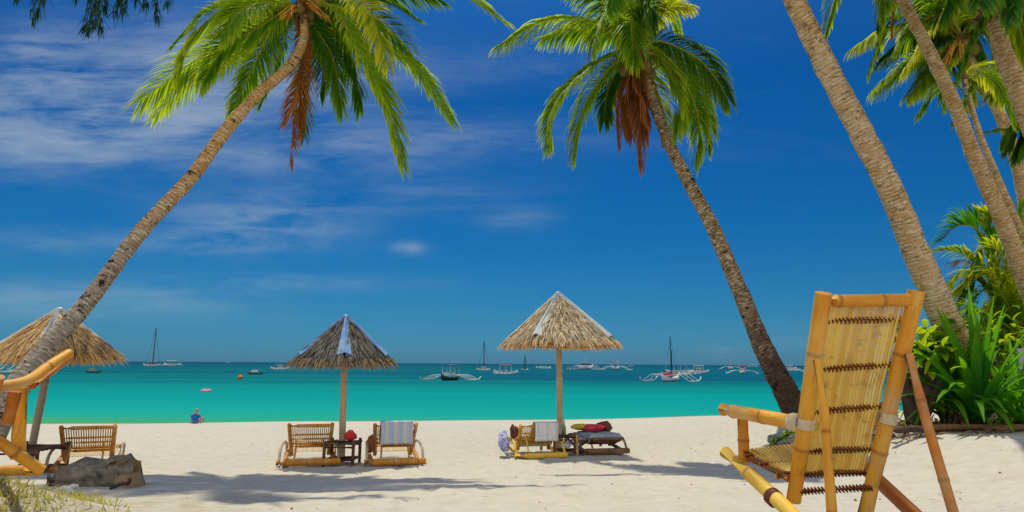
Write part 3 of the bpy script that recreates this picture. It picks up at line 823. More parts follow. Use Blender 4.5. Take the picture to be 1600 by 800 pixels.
# background palm with orange stalks, crown between the trunks
p4 = [dict(p=[(1478, 20, -.8), (1452, 55, -1.2), (1412, 114, -1.5)], L=.8, g=.4, ycol=.6, m=M_FROND_Y, width=.06),
      dict(p=[(1470, 85, 0), (1425, 100, 0), (1368, 142, 0)], L=.9, g=.4, ycol=.4, width=.06),
      dict(p=[(1465, 45, .5), (1395, 42, .8), (1334, 76, 1.0)], L=.9, g=.5, ycol=.3, m=M_FROND_Y, width=.06),
      dict(p=[(1480, 90, .3), (1455, 115, .3), (1420, 150, .3)], L=.8, g=.45, ycol=.4, width=.06),
      dict(p=[(1470, 60, .8), (1420, 70, 1.0), (1372, 100, 1.2)], L=.8, g=.45, m=M_FROND_D, width=.06),
      dict(p=[(1510, 90, 0), (1520, 140, 0), (1505, 178, 0)], L=.55, g=.4, ycol=.5, m=M_FROND_Y, width=.05),
      dict(p=[(1520, 30, 0), (1545, 60, 0), (1560, 120, 0)], L=.9, g=.45, ycol=.4, width=.06),
      dict(p=[(1540, 20, .2), (1580, 50, .3), (1605, 110, .3)], L=.9, g=.45, ycol=.4, m=M_FROND_Y, width=.06),
      dict(p=[(1530, 0, .2), (1570, -10, .3), (1615, 20, .3)], L=.9, g=.45, width=.06),
      dict(p=[(1480, 10, -.2), (1440, -20, -.3), (1400, 5, -.3)], L=.9, g=.45, ycol=.3, width=.06),
      *[dict(p=[(1500 + dx * .4, 40 + dy * .3 - 25, dz), (1500 + dx * .8, 40 + dy * .7 - 10, dz), (1500 + dx, 40 + dy, dz * 1.3)], L=.85, g=.45, m=mm, width=.055) for dx, dy, dz, mm in [(-95, 30, -.6, None), (-60, 85, .5, M_FROND_D), (-20, 100, .8, M_FROND_D), (40, 95, .6, M_FROND_D), (80, 60, -.5, None), (100, 10, .4, M_FROND_D), (-110, -10, .6, M_FROND_D), (-75, 60, 1.0, M_FROND_D)]],
      dict(p=[(1490, 0, .2), (1470, -60, .3), (1440, -70, .3)], L=.9, g=.45, width=.06),
      dict(p=[(1505, 0, .2), (1530, -60, .3), (1560, -60, .3)], L=.9, g=.45, width=.06),
      dict(p=[(1495, 85, -.2), (1480, 115, -.3), (1478, 160, -.3)], L=.7, g=.45, width=.06)]
palm('background coconut palm with orange flower stalks, crown between two right trunks',
     [(1650, 640, 17.5, 24), (1620, 420, 17.4, 20), (1590, 260, 17.2, 18), (1568, 192, 17.1, 17), (1545, 145, 17, 16), (1522, 105, 17, 14), (1508, 75, 17, 12)],
     p4, (1500, 58, 17), tmat=M_TRUNK_W, flower=[(1478, 95, -.5, 0), (1500, 92, -.6, 0), (1477, 104, -.5, 0)], coco=6, scale=1.3)

# small palm far right behind
p5 = [dict(p=[(1600, 180, 0), (1590, 200, 0), (1576, 222, 0)], L=.7, g=.4, m=M_FROND_D, width=.06),
      dict(p=[(1610, 190, 0), (1606, 215, 0), (1596, 238, 0)], L=.7, g=.4, m=M_FROND_D, width=.06),
      dict(p=[(1590, 200, 0), (1560, 203, 0), (1524, 211, 0)], L=.25, g=.3, m=M_FROND_D, n=18, width=.06),
      dict(p=[(1600, 150, 0), (1580, 130, 0), (1550, 150, 0)], L=.7, g=.4, width=.06),
      dict(p=[(1630, 150, 0), (1660, 150, 0), (1680, 200, 0)], L=.7, g=.4, width=.06),
      dict(p=[(1620, 120, 0), (1640, 110, 0), (1660, 120, 0)], L=.7, g=.4, width=.06)]
palm('half hidden palm at the right edge with dark fronds behind the stout trunk',
     [(1720, 640, 15, 26), (1690, 420, 15, 22), (1650, 280, 15, 20), (1625, 200, 15, 18)], p5, (1618, 180, 15), tmat=M_TRUNK_W, coco=0)
# another trunk just behind the second one
palm('thin pale palm trunk close behind the slender one, frondless where it leaves the picture',
     [(1730, 660, 13.5, 30), (1680, 520, 13.4, 26), (1622, 420, 13.3, 23), (1583, 335, 13.2, 20), (1556, 272, 13.1, 18), (1534, 218, 13, 16), (1518, 168, 13, 14), (1508, 125, 13, 12)],
     [dict(p=[(1520, 130, 0), (1505, 160, 0), (1490, 190, 0)], L=.4, g=.4, m=M_FROND_D, n=30),
      dict(p=[(1545, 120, 0), (1565, 150, 0), (1580, 190, 0)], L=.5, g=.4, m=M_FROND, n=40),
      dict(p=[(1540, 110, .3), (1560, 120, .6), (1570, 160, .8)], L=.5, g=.4, m=M_FROND_Y, n=40),
      dict(p=[(1500, 130, .3), (1465, 138, .5), (1434, 180, .6)], L=.45, g=.4, m=M_FROND_D, n=36, gap=.3)],
     (1506, 118, 13), fibre=False, wk=.58, tmat=M_TRUNK_W, coco=0)

# ------------------------------------------------------------------ shrubs and small palms on the right
def small_palm(label, base, stems, cat='palm', group=None, m=None):
    b = P(*base); b.z = ground(b.x, b.y); r = root('small_palm', b, label, cat, group)
    for st in stems:
        q = [b] + [P(a, c, base[2] + d) for a, c, d in st['p']]
        k = {kk: v for kk, v in st.items() if kk != 'p'}
        frond(r, q, **k)
    return r
small_palm('young palm with a fan of green fronds between the two right trunks', (1575, 640, 14),
           [dict(p=[(1556, 450, 0), (1535, 368, 0), (1500, 352, 0), (1470, 378, 0)], L=.62, g=.12, m=M_STRAP, pet=.55, n=46, lift=.5, width=.06),
            dict(p=[(1560, 450, 0), (1545, 370, .3), (1515, 335, .4), (1490, 340, .5)], L=.55, g=.1, m=M_STRAP, pet=.55, n=46, lift=.5, width=.06),
            dict(p=[(1560, 450, .2), (1548, 380, .3), (1545, 340, .3), (1530, 330, .3)], L=.5, g=.1, m=M_FROND_Y, pet=.55, n=40, lift=.4, width=.06),
            dict(p=[(1560, 470, .3), (1530, 420, .5), (1490, 392, .6), (1425, 398, .6)], L=.5, g=.35, m=M_FROND, pet=.5, n=46, width=.05, ycol=.3),
            dict(p=[(1560, 470, .3), (1540, 440, .5), (1510, 408, .6), (1480, 412, .6)], L=.45, g=.5, m=M_FROND_DEAD, pet=.55, n=30, width=.03, gap=.3),
            dict(p=[(1580, 450, .3), (1590, 370, .5), (1600, 320, .6), (1630, 300, .6)], L=.6, g=.25, m=M_FROND, pet=.5, n=40, width=.06),
            dict(p=[(1570, 480, .3), (1575, 400, .5), (1570, 350, .6), (1580, 320, .6)], L=.5, g=.25, m=M_FROND_Y, pet=.5, n=40, width=.06)])
small_palm('yellowish areca palm clump arching out at the right edge', (1600, 650, 12.5),
           [dict(p=[(1585, 520, 0), (1550, 440, 0), (1500, 425, 0), (1458, 470, 0)], L=.5, g=.3, m=M_FROND_Y, pet=.45, n=48, width=.045),
            dict(p=[(1590, 520, 0), (1565, 440, 0), (1530, 425, 0), (1490, 460, 0)], L=.5, g=.3, m=M_FROND_Y, pet=.45, n=48, width=.045),
            dict(p=[(1590, 500, 0), (1575, 420, 0), (1550, 385, 0), (1515, 400, 0)], L=.45, g=.28, m=M_FROND_Y, pet=.4, n=48, width=.045),
            dict(p=[(1595, 500, .3), (1590, 420, .3), (1575, 375, .3), (1560, 370, .3)], L=.5, g=.28, m=M_FROND, pet=.4, n=48, width=.045),
            dict(p=[(1580, 560, -.3), (1545, 500, -.4), (1510, 480, -.5), (1470, 510, -.5)], L=.45, g=.3, m=M_FROND, pet=.4, n=44, width=.045),
            dict(p=[(1600, 500, .3), (1610, 420, .3), (1625, 375, .3), (1640, 390, .3)], L=.5, g=.28, m=M_FROND_Y, pet=.4, n=48, width=.045),
            dict(p=[(1590, 540, .6), (1570, 480, .6), (1540, 450, .6), (1500, 500, .6)], L=.5, g=.3, m=M_FROND_D, pet=.3, n=48, width=.045),
            dict(p=[(1595, 560, -.2), (1585, 500, -.2), (1560, 460, -.2), (1535, 520, -.2)], L=.45, g=.3, m=M_FROND_Y, pet=.3, n=44, width=.045),
            dict(p=[(1605, 560, .6), (1600, 480, .6), (1590, 440, .6), (1570, 460, .6)], L=.5, g=.3, m=M_FROND, pet=.3, n=44, width=.045)])


random.seed(77)
small_palm('dense yellow green palm thicket crown filling the right edge under the slender trunk', (1590, 650, 13.2),
           [dict(p=[(1590 + random.uniform(-15, 15), 540, dz), (x0 + 20, y0 - 5, dz), (x0, y0, dz), (x0 + random.choice((-1, -1, 1)) * random.uniform(25, 50), y0 + random.uniform(30, 70), dz)], L=.5, g=.3,
                 m=random.choice((M_FROND_Y, M_FROND_D, M_FROND, M_FROND)), pet=.42, n=42, width=.045, ycol=.4)
            for x0, y0, dz in [(random.uniform(1505, 1610), random.uniform(390, 520), random.uniform(-.4, .8)) for _ in range(17)]])
def strap_plant(label, base, h, n, lean=(0, 0), width=.10, m=None, name='strap_leaf_plant', spread=(.25, 1.1), g=.2, fold=.35, tilt0=0, rbase=.12, cat='plant', upz=0.0, seed=1):
    random.seed(seed)
    b = P(*base); b.z = ground(b.x, b.y) - .02; r = root(name, b, label, cat)
    st = MB(); st.tube([b + Vector((0, 0, -.05)), b + Vector((lean[0] * .3, lean[1] * .3, max(.12, upz)))], [rbase * 1.2, rbase], 10, rough=.3); st.build('stem', M_BARKB, r)
    c = b + Vector((lean[0] * .3, lean[1] * .3, max(.1, upz)))
    for k in range(n):
        a = 2.4 * k + random.uniform(-.3, .3); q = k / n
        sp = spread[0] + (spread[1] - spread[0]) * q
        d = Vector((math.cos(a) * sp + lean[0] * .3, math.sin(a) * sp + lean[1] * .3, 1))
        mb = MB(); L = h * random.uniform(.8, 1.08) * (1 - .25 * q)
        mb.blade(c + Vector((math.cos(a), math.sin(a), 0)) * rbase * .5 - Vector((0, 0, upz * q * .6)), d, L, width * random.uniform(.8, 1.15), g * (.4 + 1.1 * q), 9,
                 (random.random(), 0, 0), fold=fold, wp=[.45, .8, 1, 1, .85, .5, .04])
        mb.build('leaf', m or M_STRAP, r)
    return r
strap_plant('large spider lily with broad upright green leaves behind the bamboo chair', (1535, 655, 9.6), 1.9, 64, (-.22, 0), .11, spread=(.10, 1.1), g=.15, seed=3)
strap_plant('leafy spider lily at the right edge beside the white board', (1592, 655, 10.2), 1.4, 44, (0, 0), .09, spread=(.2, 1.3), g=.16, seed=5)
strap_plant('low spider lily on the litter at the right edge', (1605, 672, 9.3), .8, 18, (0, 0), .09, spread=(.4, 1.6), g=.2, seed=6)
strap_plant('strap leaved lily leaning left against the thick trunk', (1492, 652, 9.9), 1.4, 40, (-.55, 0), .10, spread=(.3, 1.3), g=.20, seed=8, upz=.35)


def bush(label, base, stems, nl, rad, leaf, m, seed, cat='shrub', name='shrub', stemr=.06, center=None, squash=1.0):
    random.seed(seed)
    b = P(*base); b.z = ground(b.x, b.y) - .03; r = root(name, b, label, cat)
    C = P(*center) if center else b + Vector((0, 0, 1)); mb = MB(); tips = []
    for k in range(stems):
        a = 2.4 * k; e = C + Vector((math.cos(a) * rad * random.uniform(.2, .9), math.sin(a) * rad * .8 * random.uniform(.2, .9), random.uniform(-.5, .7) * rad * squash))
        mid = b.lerp(e, .5) + Vector((random.uniform(-.1, .1), random.uniform(-.1, .1), random.uniform(-.05, .15)))
        mb.tube(catmull([b, mid, e], 5), [stemr * (1 - .8 * i / 10) for i in range(11)], 7, rough=.2); tips.append(e)
    mb.build('stem', M_BARKB, r)
    mb = MB()
    for k in range(nl):
        t = random.choice(tips); q = t + Vector((random.gauss(0, .3), random.gauss(0, .3), random.gauss(0, .26) * squash)) * rad
        d = Vector((random.uniform(-1, 1), random.uniform(-1, 1), random.uniform(-.3, .9)))
        mb.blade(q, d, leaf * random.uniform(.6, 1.15), leaf * .30 * random.uniform(.8, 1.2), .22, 4, (random.random(), 0, .6 if random.random() < .12 else 0), fold=.25, wp=[.12, .85, 1, .7, .05])
    mb.build('foliage', m, r)
    return r
bush('yellow green broad leaved shrub on dark stems just right of the bamboo chair', (1428, 655, 9.8), 9, 230, .48, .36, M_BROAD, 21, center=(1447, 540, 9.8), stemr=.12, squash=.75)
bush('dense dark green shrub filling the right edge behind the lilies', (1580, 655, 11.8), 16, 900, 1.0, .26, M_BROAD, 22, center=(1592, 560, 11.8), squash=.9)
bush('loose green shrub below the young palm, behind the thick trunk', (1560, 655, 12.8), 14, 520, .85, .26, M_STRAP, 23, center=(1555, 520, 12.8))
bush('low seedling shrub among the dry litter beside the chair prop', (1478, 660, 9.6), 5, 40, .16, .16, M_BROAD, 24, center=(1480, 642, 9.6), stemr=.015)

# casuarina overhanging the top left
def casuarina():
    random.seed(33)
    b = Vector((-8.4, 5.6, 0)); b.z = ground(b.x, b.y) - .05
    r = root('casuarina_tree', b, 'dark needle leaved tree whose twig tips hang into the top left corner', 'tree')
    top = P(-300, -500, 6.4)
    mb = MB(); mb.tube(catmull([b, b.lerp(top, .5) + Vector((.3, 0, 0)), top], 8), [.22 - .009 * i for i in range(17)], 12, rough=.15); mb.build('trunk', M_TRUNK_DK, r)
    limb = MB(); nd = MB()
    l1 = catmull([top - Vector((0, 0, 1.0)), P(-80, -330, 6.2), P(90, -190, 6), P(260, -120, 6)], 8)
    limb.tube(l1, [.07 - .0022 * i for i in range(len(l1))], 8, rough=.2)
    ends = [(52, 26), (60, 14), (140, 44), (148, 34), (158, 42), (134, 38), (165, 8), (182, 16), (194, 12), (246, 25), (228, 4), (262, 2), (212, -6), (28, -8), (100, -20), (70, -10), (-30, 10), (120, -10), (188, -4)]
    for i, (a, c) in enumerate(ends):
        e = P(a, c, 6 + random.uniform(-.2, .2)); s0 = min(l1, key=lambda q: (q - (e + Vector((random.uniform(-.3, .1), 0, 1.0)))).length)
        path = catmull([s0, s0.lerp(e, .55) + Vector((random.uniform(-.1, .1), 0, .1)), e], 8)
        limb.tube(path, [.012 - .0005 * k for k in range(len(path))], 5)
        for q in path[6:]:
            for _ in range(9):
                d = Vector((random.uniform(-.6, .6), random.uniform(-.6, .6), -1))
                nd.blade(q + Vector((random.uniform(-.02, .02),) * 3), d, random.uniform(.08, .19), .009, .1, 2, (random.random(), 0, 0), wp=[1, 1, .3])
        for _ in range(10):
            d = (path[-1] - path[-2]).normalized() + Vector((random.uniform(-.5, .5), random.uniform(-.5, .5), -.2))
            nd.blade(e, d, random.uniform(.08, .15), .010, .1, 2, (random.random(), 0, 0), wp=[1, 1, .3])
    limb.build('branch', M_BARKB, r); nd.build('needles', M_NEEDLE, r)
casuarina()

# ------------------------------------------------------------------ thatched parasols
def parasol(label, apex_px, z, base, Rr, eave_dz, phi, mth, mtin, mpole, polew, seed, nst=2600, tilt=None):
    random.seed(seed)
    A = P(apex_px[0], apex_px[1], z); b = base.copy(); b.z = ground(b.x, b.y) - .05
    r = root('thatched_parasol', b, label, 'parasol', 'thatched parasols on the beach')
    mb = MB(); top = A - Vector((0, 0, .12))
    mb.tube(catmull([b - Vector((0, 0, .2)), b.lerp(top, .5), top], 6), [polew, ] * 13, 12, rough=.06); mb.build('pole', mpole, r)
    H = eave_dz; cor = []
    for k in range(4):
        a = R(-90) + phi + k * math.pi / 2
        cor.append(A + Vector((math.cos(a) * Rr, math.sin(a) * Rr, -H)))
    # frame under the thatch: rim poles and rafters
    for k in range(4):
        m2 = MB(); m2.tube([cor[k] + Vector((0, 0, -.03)), cor[(k + 1) % 4] + Vector((0, 0, -.03))], .022, 7); m2.build('rim_pole', M_BAMBOO, r)
    for k in range(4):
        m2 = MB(); m2.tube([A - Vector((0, 0, .1)), cor[k] + Vector((0, 0, -.03))], .02, 7); m2.build('rafter', M_BAMBOO, r)
    th = MB()
    for k in range(4):
        c1, c2 = cor[k], cor[(k + 1) % 4]
        nrm = (c1 - A).cross(c2 - A).normalized()
        if nrm.z < 0: nrm = -nrm
        for off in (0.0, .035):   # inner sheets of thatch with thickness
            o = nrm * off
            th.add([A + o, c1 + o, c2 + o], [(0, 1, 2)], (.35, 0, 0))
        for j in range(nst // 4):
            v = math.sqrt(random.random()); u = random.random()
            row = round(v * 11) / 11 + random.uniform(-.03, .03); row = max(.02, min(1.0, row))
            e = c1.lerp(c2, u); p = A.lerp(e, row) + nrm * random.uniform(.035, .075)
            down = (e - A).normalized(); sidev = (c2 - c1).normalized()
            d = down + sidev * random.uniform(-.38, .38) + nrm * random.uniform(-.02, .12)
            ln = random.uniform(.12, .24) if row < .94 else random.uniform(.12, .25)
            rim = 1 if row > .95 else 0
            colr = random.random() ** .9 * (.75 + .45 * noise.noise(p * 2.4 + Vector((seed, 0, 0))) + .25)
            th.blade(p, d, ln, random.uniform(.014, .030), .05 + .3 * rim, 2, (max(0, min(1, colr)), 0, rim * random.random()), flat=nrm.cross(d), wp=[1, 1, .25])
        for j in range(170):      # ragged hanging fringe
            u = random.random(); e = c1.lerp(c2, u) + Vector((0, 0, random.uniform(-.01, .04)))
            d = (e - A).normalized() + Vector((random.uniform(-.3, .3), random.uniform(-.3, .3), -.6))
            th.blade(e - (e - A).normalized() * .04, d, random.uniform(.07, .19), random.uniform(.012, .026), .3, 3, (random.random(), 0, random.uniform(.2, 1)), wp=[1, 1, .7, .2])
    th.build('thatch', mth, r)
    # ridge sheets over the hips
    for k in range(4):
        m2 = MB(); c = cor[k]; dd = (c - A).normalized(); hz = Vector((-dd.y, dd.x, 0)).normalized(); up = hz.cross(dd).normalized()
        if up.z < 0: up = -up
        e = A + (c - A) * .88; w0, w1 = .035, (.145 if mtin is M_TIN_B else .085) * Rr
        o = up * .085
        vv = [A + o + hz * w0 - up * .05, A + o * 1.1, A + o - hz * w0 - up * .05, e + o + hz * w1 - up * .055, e + o, e + o - hz * w1 - up * .055]
        vv += [q - up * .012 for q in vv]
        m2.add(vv, [(0, 1, 4, 3), (1, 2, 5, 4), (6, 9, 10, 7), (7, 10, 11, 8), (3, 4, 10, 9), (4, 5, 11, 10), (0, 3, 9, 6), (2, 8, 11, 5)])
        m2.build('ridge_sheet', mtin, r)
    m2 = MB(); m2.ball(A + Vector((0, 0, .05)), .06, 8, 6, (1, 1, .8)); m2.build('cap', mtin, r)
    return r
parasol('large pale thatched parasol on a bare pole above the towel draped lounger', (872, 463), 13.0, on_ground(875, 12.9), 1.22, .98, R(-26), M_THATCH, M_TIN, M_POLE, .060, 41, 3600)
parasol('small dark grey thatched parasol with a blue ridge sheet facing the camera', (540, 500), 11.0, on_ground(540, 11.0), .77, .70, R(15), M_THATCH_G, M_TIN_B, M_POLE, .056, 42, 3000)
parasol('straw coloured thatched parasol at the left edge behind the leaning palm trunk', (92, 490), 9.6, on_ground(58, 9.6), .82, .64, R(20), M_THATCH_Y, M_TIN, M_POLE_G, .050, 43, 3000)

# ------------------------------------------------------------------ bamboo loungers (facing the sea, +Y)
def make_lounger(label, group, bt=(-.40, .64), mats=(M_BAMBOO_O, M_BAMBOO_O, M_SLAT_D, M_BAMBOO_G), rise=.0):
    r = root('bamboo_lounger', (0, 0, 0), label, 'lounger', group); mA, mB, mS, mG = mats
    by, bz = bt
    for s in (-1, 1):
        m = MB(); m.tube([(s * .36, -.50, .07), (s * .38, .2, .12), (s * .37, .80, .20)], [.034, .032, .03], 10, nodes=.3); m.build('side_rail', mA, r)
        m = MB(); m.tube([(s * .29, .02, .12), (s * .33, by, bz)], [.032, .03], 10, nodes=.2); m.build('back_post', mB, r)
        m = MB(); m.tube(catmull([Vector((s * .40, .50, .16)), Vector((s * .41, .40, .28)), Vector((s * .42, -.05, .32)), Vector((s * .44, -.34, .25)), Vector((s * .44, -.49, .09))], 5), .021, 8, nodes=.25); m.build('armrest', mG, r)
        m = MB(); m.tube([(s * .2, by * .62, bz * .62), (s * .22, -.46, .13)], .015, 7); m.build('prop', mA, r)
        m = MB(); m.tube([(s * .37, .74, 0), (s * .37, .74, .20)], .03, 8); m.build('leg', mA, r)
    m = MB(); m.tube([(-.48, -.50, .07), (.48, -.50, .07)], .052, 12, nodes=.35); m.build('rear_roll', mA, r)
    m = MB(); m.tube([(-.40, .79, .21), (.40, .79, .21)], .034, 10, nodes=.35); m.build('front_roll', mA, r)
    def bp(t, o=0): return (.02 + (by - .02) * t, .12 + (bz - .12) * t)
    for t, rr_ in ((.95, .026), (.66, .014), (.52, .014), (.36, .018), (.28, .022)):
        y, z = bp(t); hw = .29 + .04 * t
        m = MB(); m.tube([(-hw, y, z), (hw, y, z)], rr_, 8, nodes=.3); m.build('crossbar', mB, r)
    m = MB()
    for k in range(19):
        x = -.26 + .52 * k / 18
        y1, z1 = bp(.93); y0, z0 = bp(.34)
        m.tube([(x, y0 + .012, z0), (x * 1.06, y1 + .012, z1)], .0085, 5)
    m.build('back_slats', mS, r)
    m = MB()
    for k in range(19):
        x = -.31 + .62 * k / 18
        m.tube([(x, .02, .17), (x, .45, .17), (x, .79, .24)], .010, 5)
    m.build('seat_slats', mS, r)
    return r


def towel(name, m, label, cat, origin, rz, w, front, back, top, by=-.40, bz=.64, x0=0, sag=.0):
    """cloth folded over the top bar of a lounger; local frame of that lounger"""
    mb = MB(); Mx = Matrix.Rotation(rz, 3, 'Z'); L = front + back
    sl = Vector((0, by - .02, bz - .12)).normalized()
    def fn(u, v):
        x = x0 + (u - .5) * w * (1 - .03 * math.sin(v * 7)); s = v * L
        fold = .012 * math.sin(u * 17 + v * 2) + .008 * math.sin(u * 31)
        if s < back:      # hangs behind (towards the camera)
            q = Vector((0, by, bz)) + Vector((0, -.055 - fold, .02 - (back - s)))
            q.y += .05 * (back - s)
        else:
            q = Vector((0, by, bz)) - sl * (s - back) + Vector((0, .06 + fold, .03))
        if abs(s - back) < .03: q.z += .03
        q.z += sag * math.sin(u * math.pi)
        return Vector(origin) + Mx @ Vector((x, q.y, q.z))
    mb.grid(fn, 22, 22)
    c = Vector(origin) + Mx @ Vector((x0, by, bz))
    o = single(mb, name, m, c, label, cat)
    sm = o.modifiers.new('thickness', 'SOLIDIFY'); sm.thickness = .012; sm.offset = 0
    return o

G_L = 'bamboo loungers under the parasols'
l1 = make_lounger('empty orange bamboo lounger left of the small table under the grey parasol', G_L)
p = on_ground(476, 10.4); l1.location = p + Vector((0, .5, .0)); l1.rotation_euler.z = R(15)
l2 = copy_tree(l1); l2['label'] = 'bamboo lounger with a striped towel over its back, right of the red bag'
p = on_ground(609, 10.5); l2.location = p + Vector((0, .5, .0)); l2.rotation_euler.z = R(15)
towel('beach_towel', M_STRIPE, 'pale blue striped towel hanging over the back of a lounger', 'towel', l2.location, l2.rotation_euler.z, .52, .45, .33, 0, x0=.02)
l0 = copy_tree(l1); l0['label'] = 'bamboo lounger at the left behind the grey log'
p = on_ground(117, 9.4); l0.location = p + Vector((0, .5, .02)); l0.rotation_euler.z = R(26)
l3 = make_lounger('bright yellow bamboo lounger with a white towel, under the large pale parasol', G_L, (-.34, .58), (M_BAMBOO_Y, M_BAMBOO, M_SLAT, M_BAMBOO_Y))
p = on_ground(842, 11.6); l3.location = p + Vector((-.08, .5, 0)); l3.rotation_euler.z = R(14)
towel('beach_towel', M_TOWEL_W, 'plain white towel over the back of the yellow lounger', 'towel', l3.location, l3.rotation_euler.z, .44, .40, .30, 0, -.34, .58, .14)
l4 = make_lounger('dark brown reclined lounger heaped with towels, right of the large parasol pole', G_L, (-.58, .30), (M_BAMBOO_D, M_BAMBOO_D, M_SLAT_D, M_BAMBOO_D))
p = on_ground(930, 12.2); l4.location = p + Vector((.05, .5, 0)); l4.rotation_euler.z = R(12)


def heap(name, m, label, cat, c, size, rz=0, seed=0, lump=.35):
    random.seed(seed); mb = MB(); Mx = Matrix.Rotation(rz, 3, 'Z')
    for k in range(3):
        o = Vector((random.uniform(-.25, .25) * size[0], random.uniform(-.2, .2) * size[1], size[2] * .1 * k))
        mb.ball(Vector(c) + Mx @ o, 1, 20, 14, (size[0] * .5 * random.uniform(.75, 1), size[1] * .5 * random.uniform(.75, 1), size[2] * .5), rough=lump, rot=Mx)
    return single(mb, name, m, Vector(c) - Vector((0, 0, size[2] / 2)), label, cat)


def spread_cloth(name, m, label, cat, c, w, d, z, rz, seed):
    mb = MB(); Mx = Matrix.Rotation(rz, 3, 'Z')
    def fn(u, v):
        q = Vector(((u - .5) * w, (v - .5) * d, z + .03 * noise.noise(Vector((u * 5, v * 5, seed))) ))
        e = max(0, abs(u - .5) - .42) * 2.2 + max(0, .07 - v) * 2.0
        q.z -= e * .5
        return Vector(c) + Mx @ q
    mb.grid(fn, 20, 20); o = single(mb, name, m, Vector(c), label, cat)
    sm = o.modifiers.new('thickness', 'SOLIDIFY'); sm.thickness = .014; return o
q = l4.location
spread_cloth('beach_towel', M_GREYC, 'grey patterned towel spread over the dark reclined lounger', 'towel', q + Vector((.06, -.1, 0)), .72, .8, .36, R(12), 2)
heap('crumpled_cloth', M_PINK, 'crumpled red cloth on the dark reclined lounger', 'cloth', q + Vector((-.02, .02, .43)), (.36, .28, .12), R(10), 4)
heap('beach_bag', M_DKBAG, 'dark brown bag lying behind the red cloth', 'bag', q + Vector((.22, .20, .43)), (.26, .22, .17), 0, 5)
heap('folded_towel', M_YEL, 'yellow green towel folded on the dark lounger beside the bottle', 'towel', q + Vector((-.30, .10, .43)), (.36, .28, .11), R(4), 6, .15)
q = l3.location
heap('crumpled_cloth', M_TOWEL_B, 'blue and white cloth bundled on the left side of the yellow lounger', 'cloth', q + Vector((-.52, -.10, .24)), (.20, .45, .26), R(10), 7, .5)
heap('beach_bag', M_DKBAG, 'dark purple bag standing at the left of the yellow lounger back', 'bag', q + Vector((-.36, -.16, .42)), (.12, .16, .22), 0, 8)
heap('beach_bag', simple('brown_bag', (.30, .10, .03), (.20, .06, .02)), 'brown bag hanging by the left post of the towel draped lounger', 'bag', l2.location + Vector((-.34, -.18, .28)), (.16, .16, .24), 0, 9, .3)


def side_table(label, loc, m, w=.46, h=.34, rz=0):
    r = root('side_table', loc, label, 'table', 'small slatted tables beside the loungers'); loc = Vector(loc); Mx = Matrix.Rotation(rz, 3, 'Z')
    for sx in (-1, 1):
        for sy in (-1, 1):
            mb = MB(); a = Mx @ Vector((sx * w / 2, sy * w / 2, 0)); mb.tube([loc + a - Vector((0, 0, .03)), loc + a + Vector((0, 0, h + .05))], .026, 8, nodes=.2); mb.build('leg', m, r)
    mb = MB()
    for k in range(9):
        y = -w / 2 + w * k / 8; mb.tube([loc + Mx @ Vector((-w / 2 - .03, y, h)), loc + Mx @ Vector((w / 2 + .03, y, h))], .018, 7)
    mb.build('tabletop', m, r)
    mb = MB()
    for k in range(7):
        y = -w / 2 + w * k / 6; mb.tube([loc + Mx @ Vector((-w / 2, y, .09)), loc + Mx @ Vector((w / 2, y, .09))], .016, 7)
    mb.build('shelf', m, r)
    for sy in (-1, 1):
        mb = MB(); mb.tube([loc + Mx @ Vector((-w / 2, sy * w / 2, h - .05)), loc + Mx @ Vector((w / 2, sy * w / 2, h - .05))], .02, 7); mb.build('crossbar', m, r)
    return r
M_TABLE = mat('bamboo_dark_red', lambda w, o: m_bamboo(w, o, (.13, .055, .035), (.09, .035, .035), (.03, .012, .012)))
t1 = side_table('dark slatted table at the foot of the grey parasol pole', on_ground(540, 10.75), M_TABLE)
side_table('dark slatted table behind the left edge chair post', on_ground(62, 9.3), M_TABLE, .62, .36)
t2 = side_table('dark slatted table between the yellow and the dark brown loungers', on_ground(883, 12.1), M_BAMBOO_D, .38, .34)


def handbag(c):
    r = root('handbag', c, 'small bright red bag on the table under the grey parasol', 'bag'); mb = MB()
    mb.ball(Vector(c) + Vector((0, 0, .085)), 1, 18, 12, (.105, .065, .075), rough=.22); mb.build('body', M_RED, r)
    mb = MB(); pts = [Vector(c) + Vector((math.cos(a) * .05, 0, .135 + math.sin(a) * .045)) for a in [i * math.pi / 10 for i in range(11)]]
    mb.tube(pts, .009, 6); mb.build('handle', M_RED, r)
handbag(t1.location + Vector((.13, -.05, .36)))


def bottle(c, label, m):
    r = root('bottle', c, label, 'bottle'); c = Vector(c); mb = MB()
    mb.tube([c + Vector((0, 0, z)) for z in (0, .01, .13, .17, .19, .25)], [.034, .036, .036, .022, .014, .013], 12); mb.build('body', m, r)
    mb = MB(); mb.tube([c + Vector((0, 0, .251)), c + Vector((0, 0, .27))], .016, 10); mb.build('cap', M_WHITE, r)
bottle(t2.location + Vector((-.03, -.05, .362)), 'pale green bottle on the table between the two right loungers', M_GLASS)
mbx = MB(); c = t2.location + Vector((-.02, -.02, .11))
mbx.ball(c + Vector((0, 0, .07)), 1, 14, 10, (.12, .10, .07), rough=.3)
single(mbx, 'folded_cloth', M_TOWEL_W, c, 'white cloth stuffed on the lower shelf of the table by the large parasol', 'cloth')

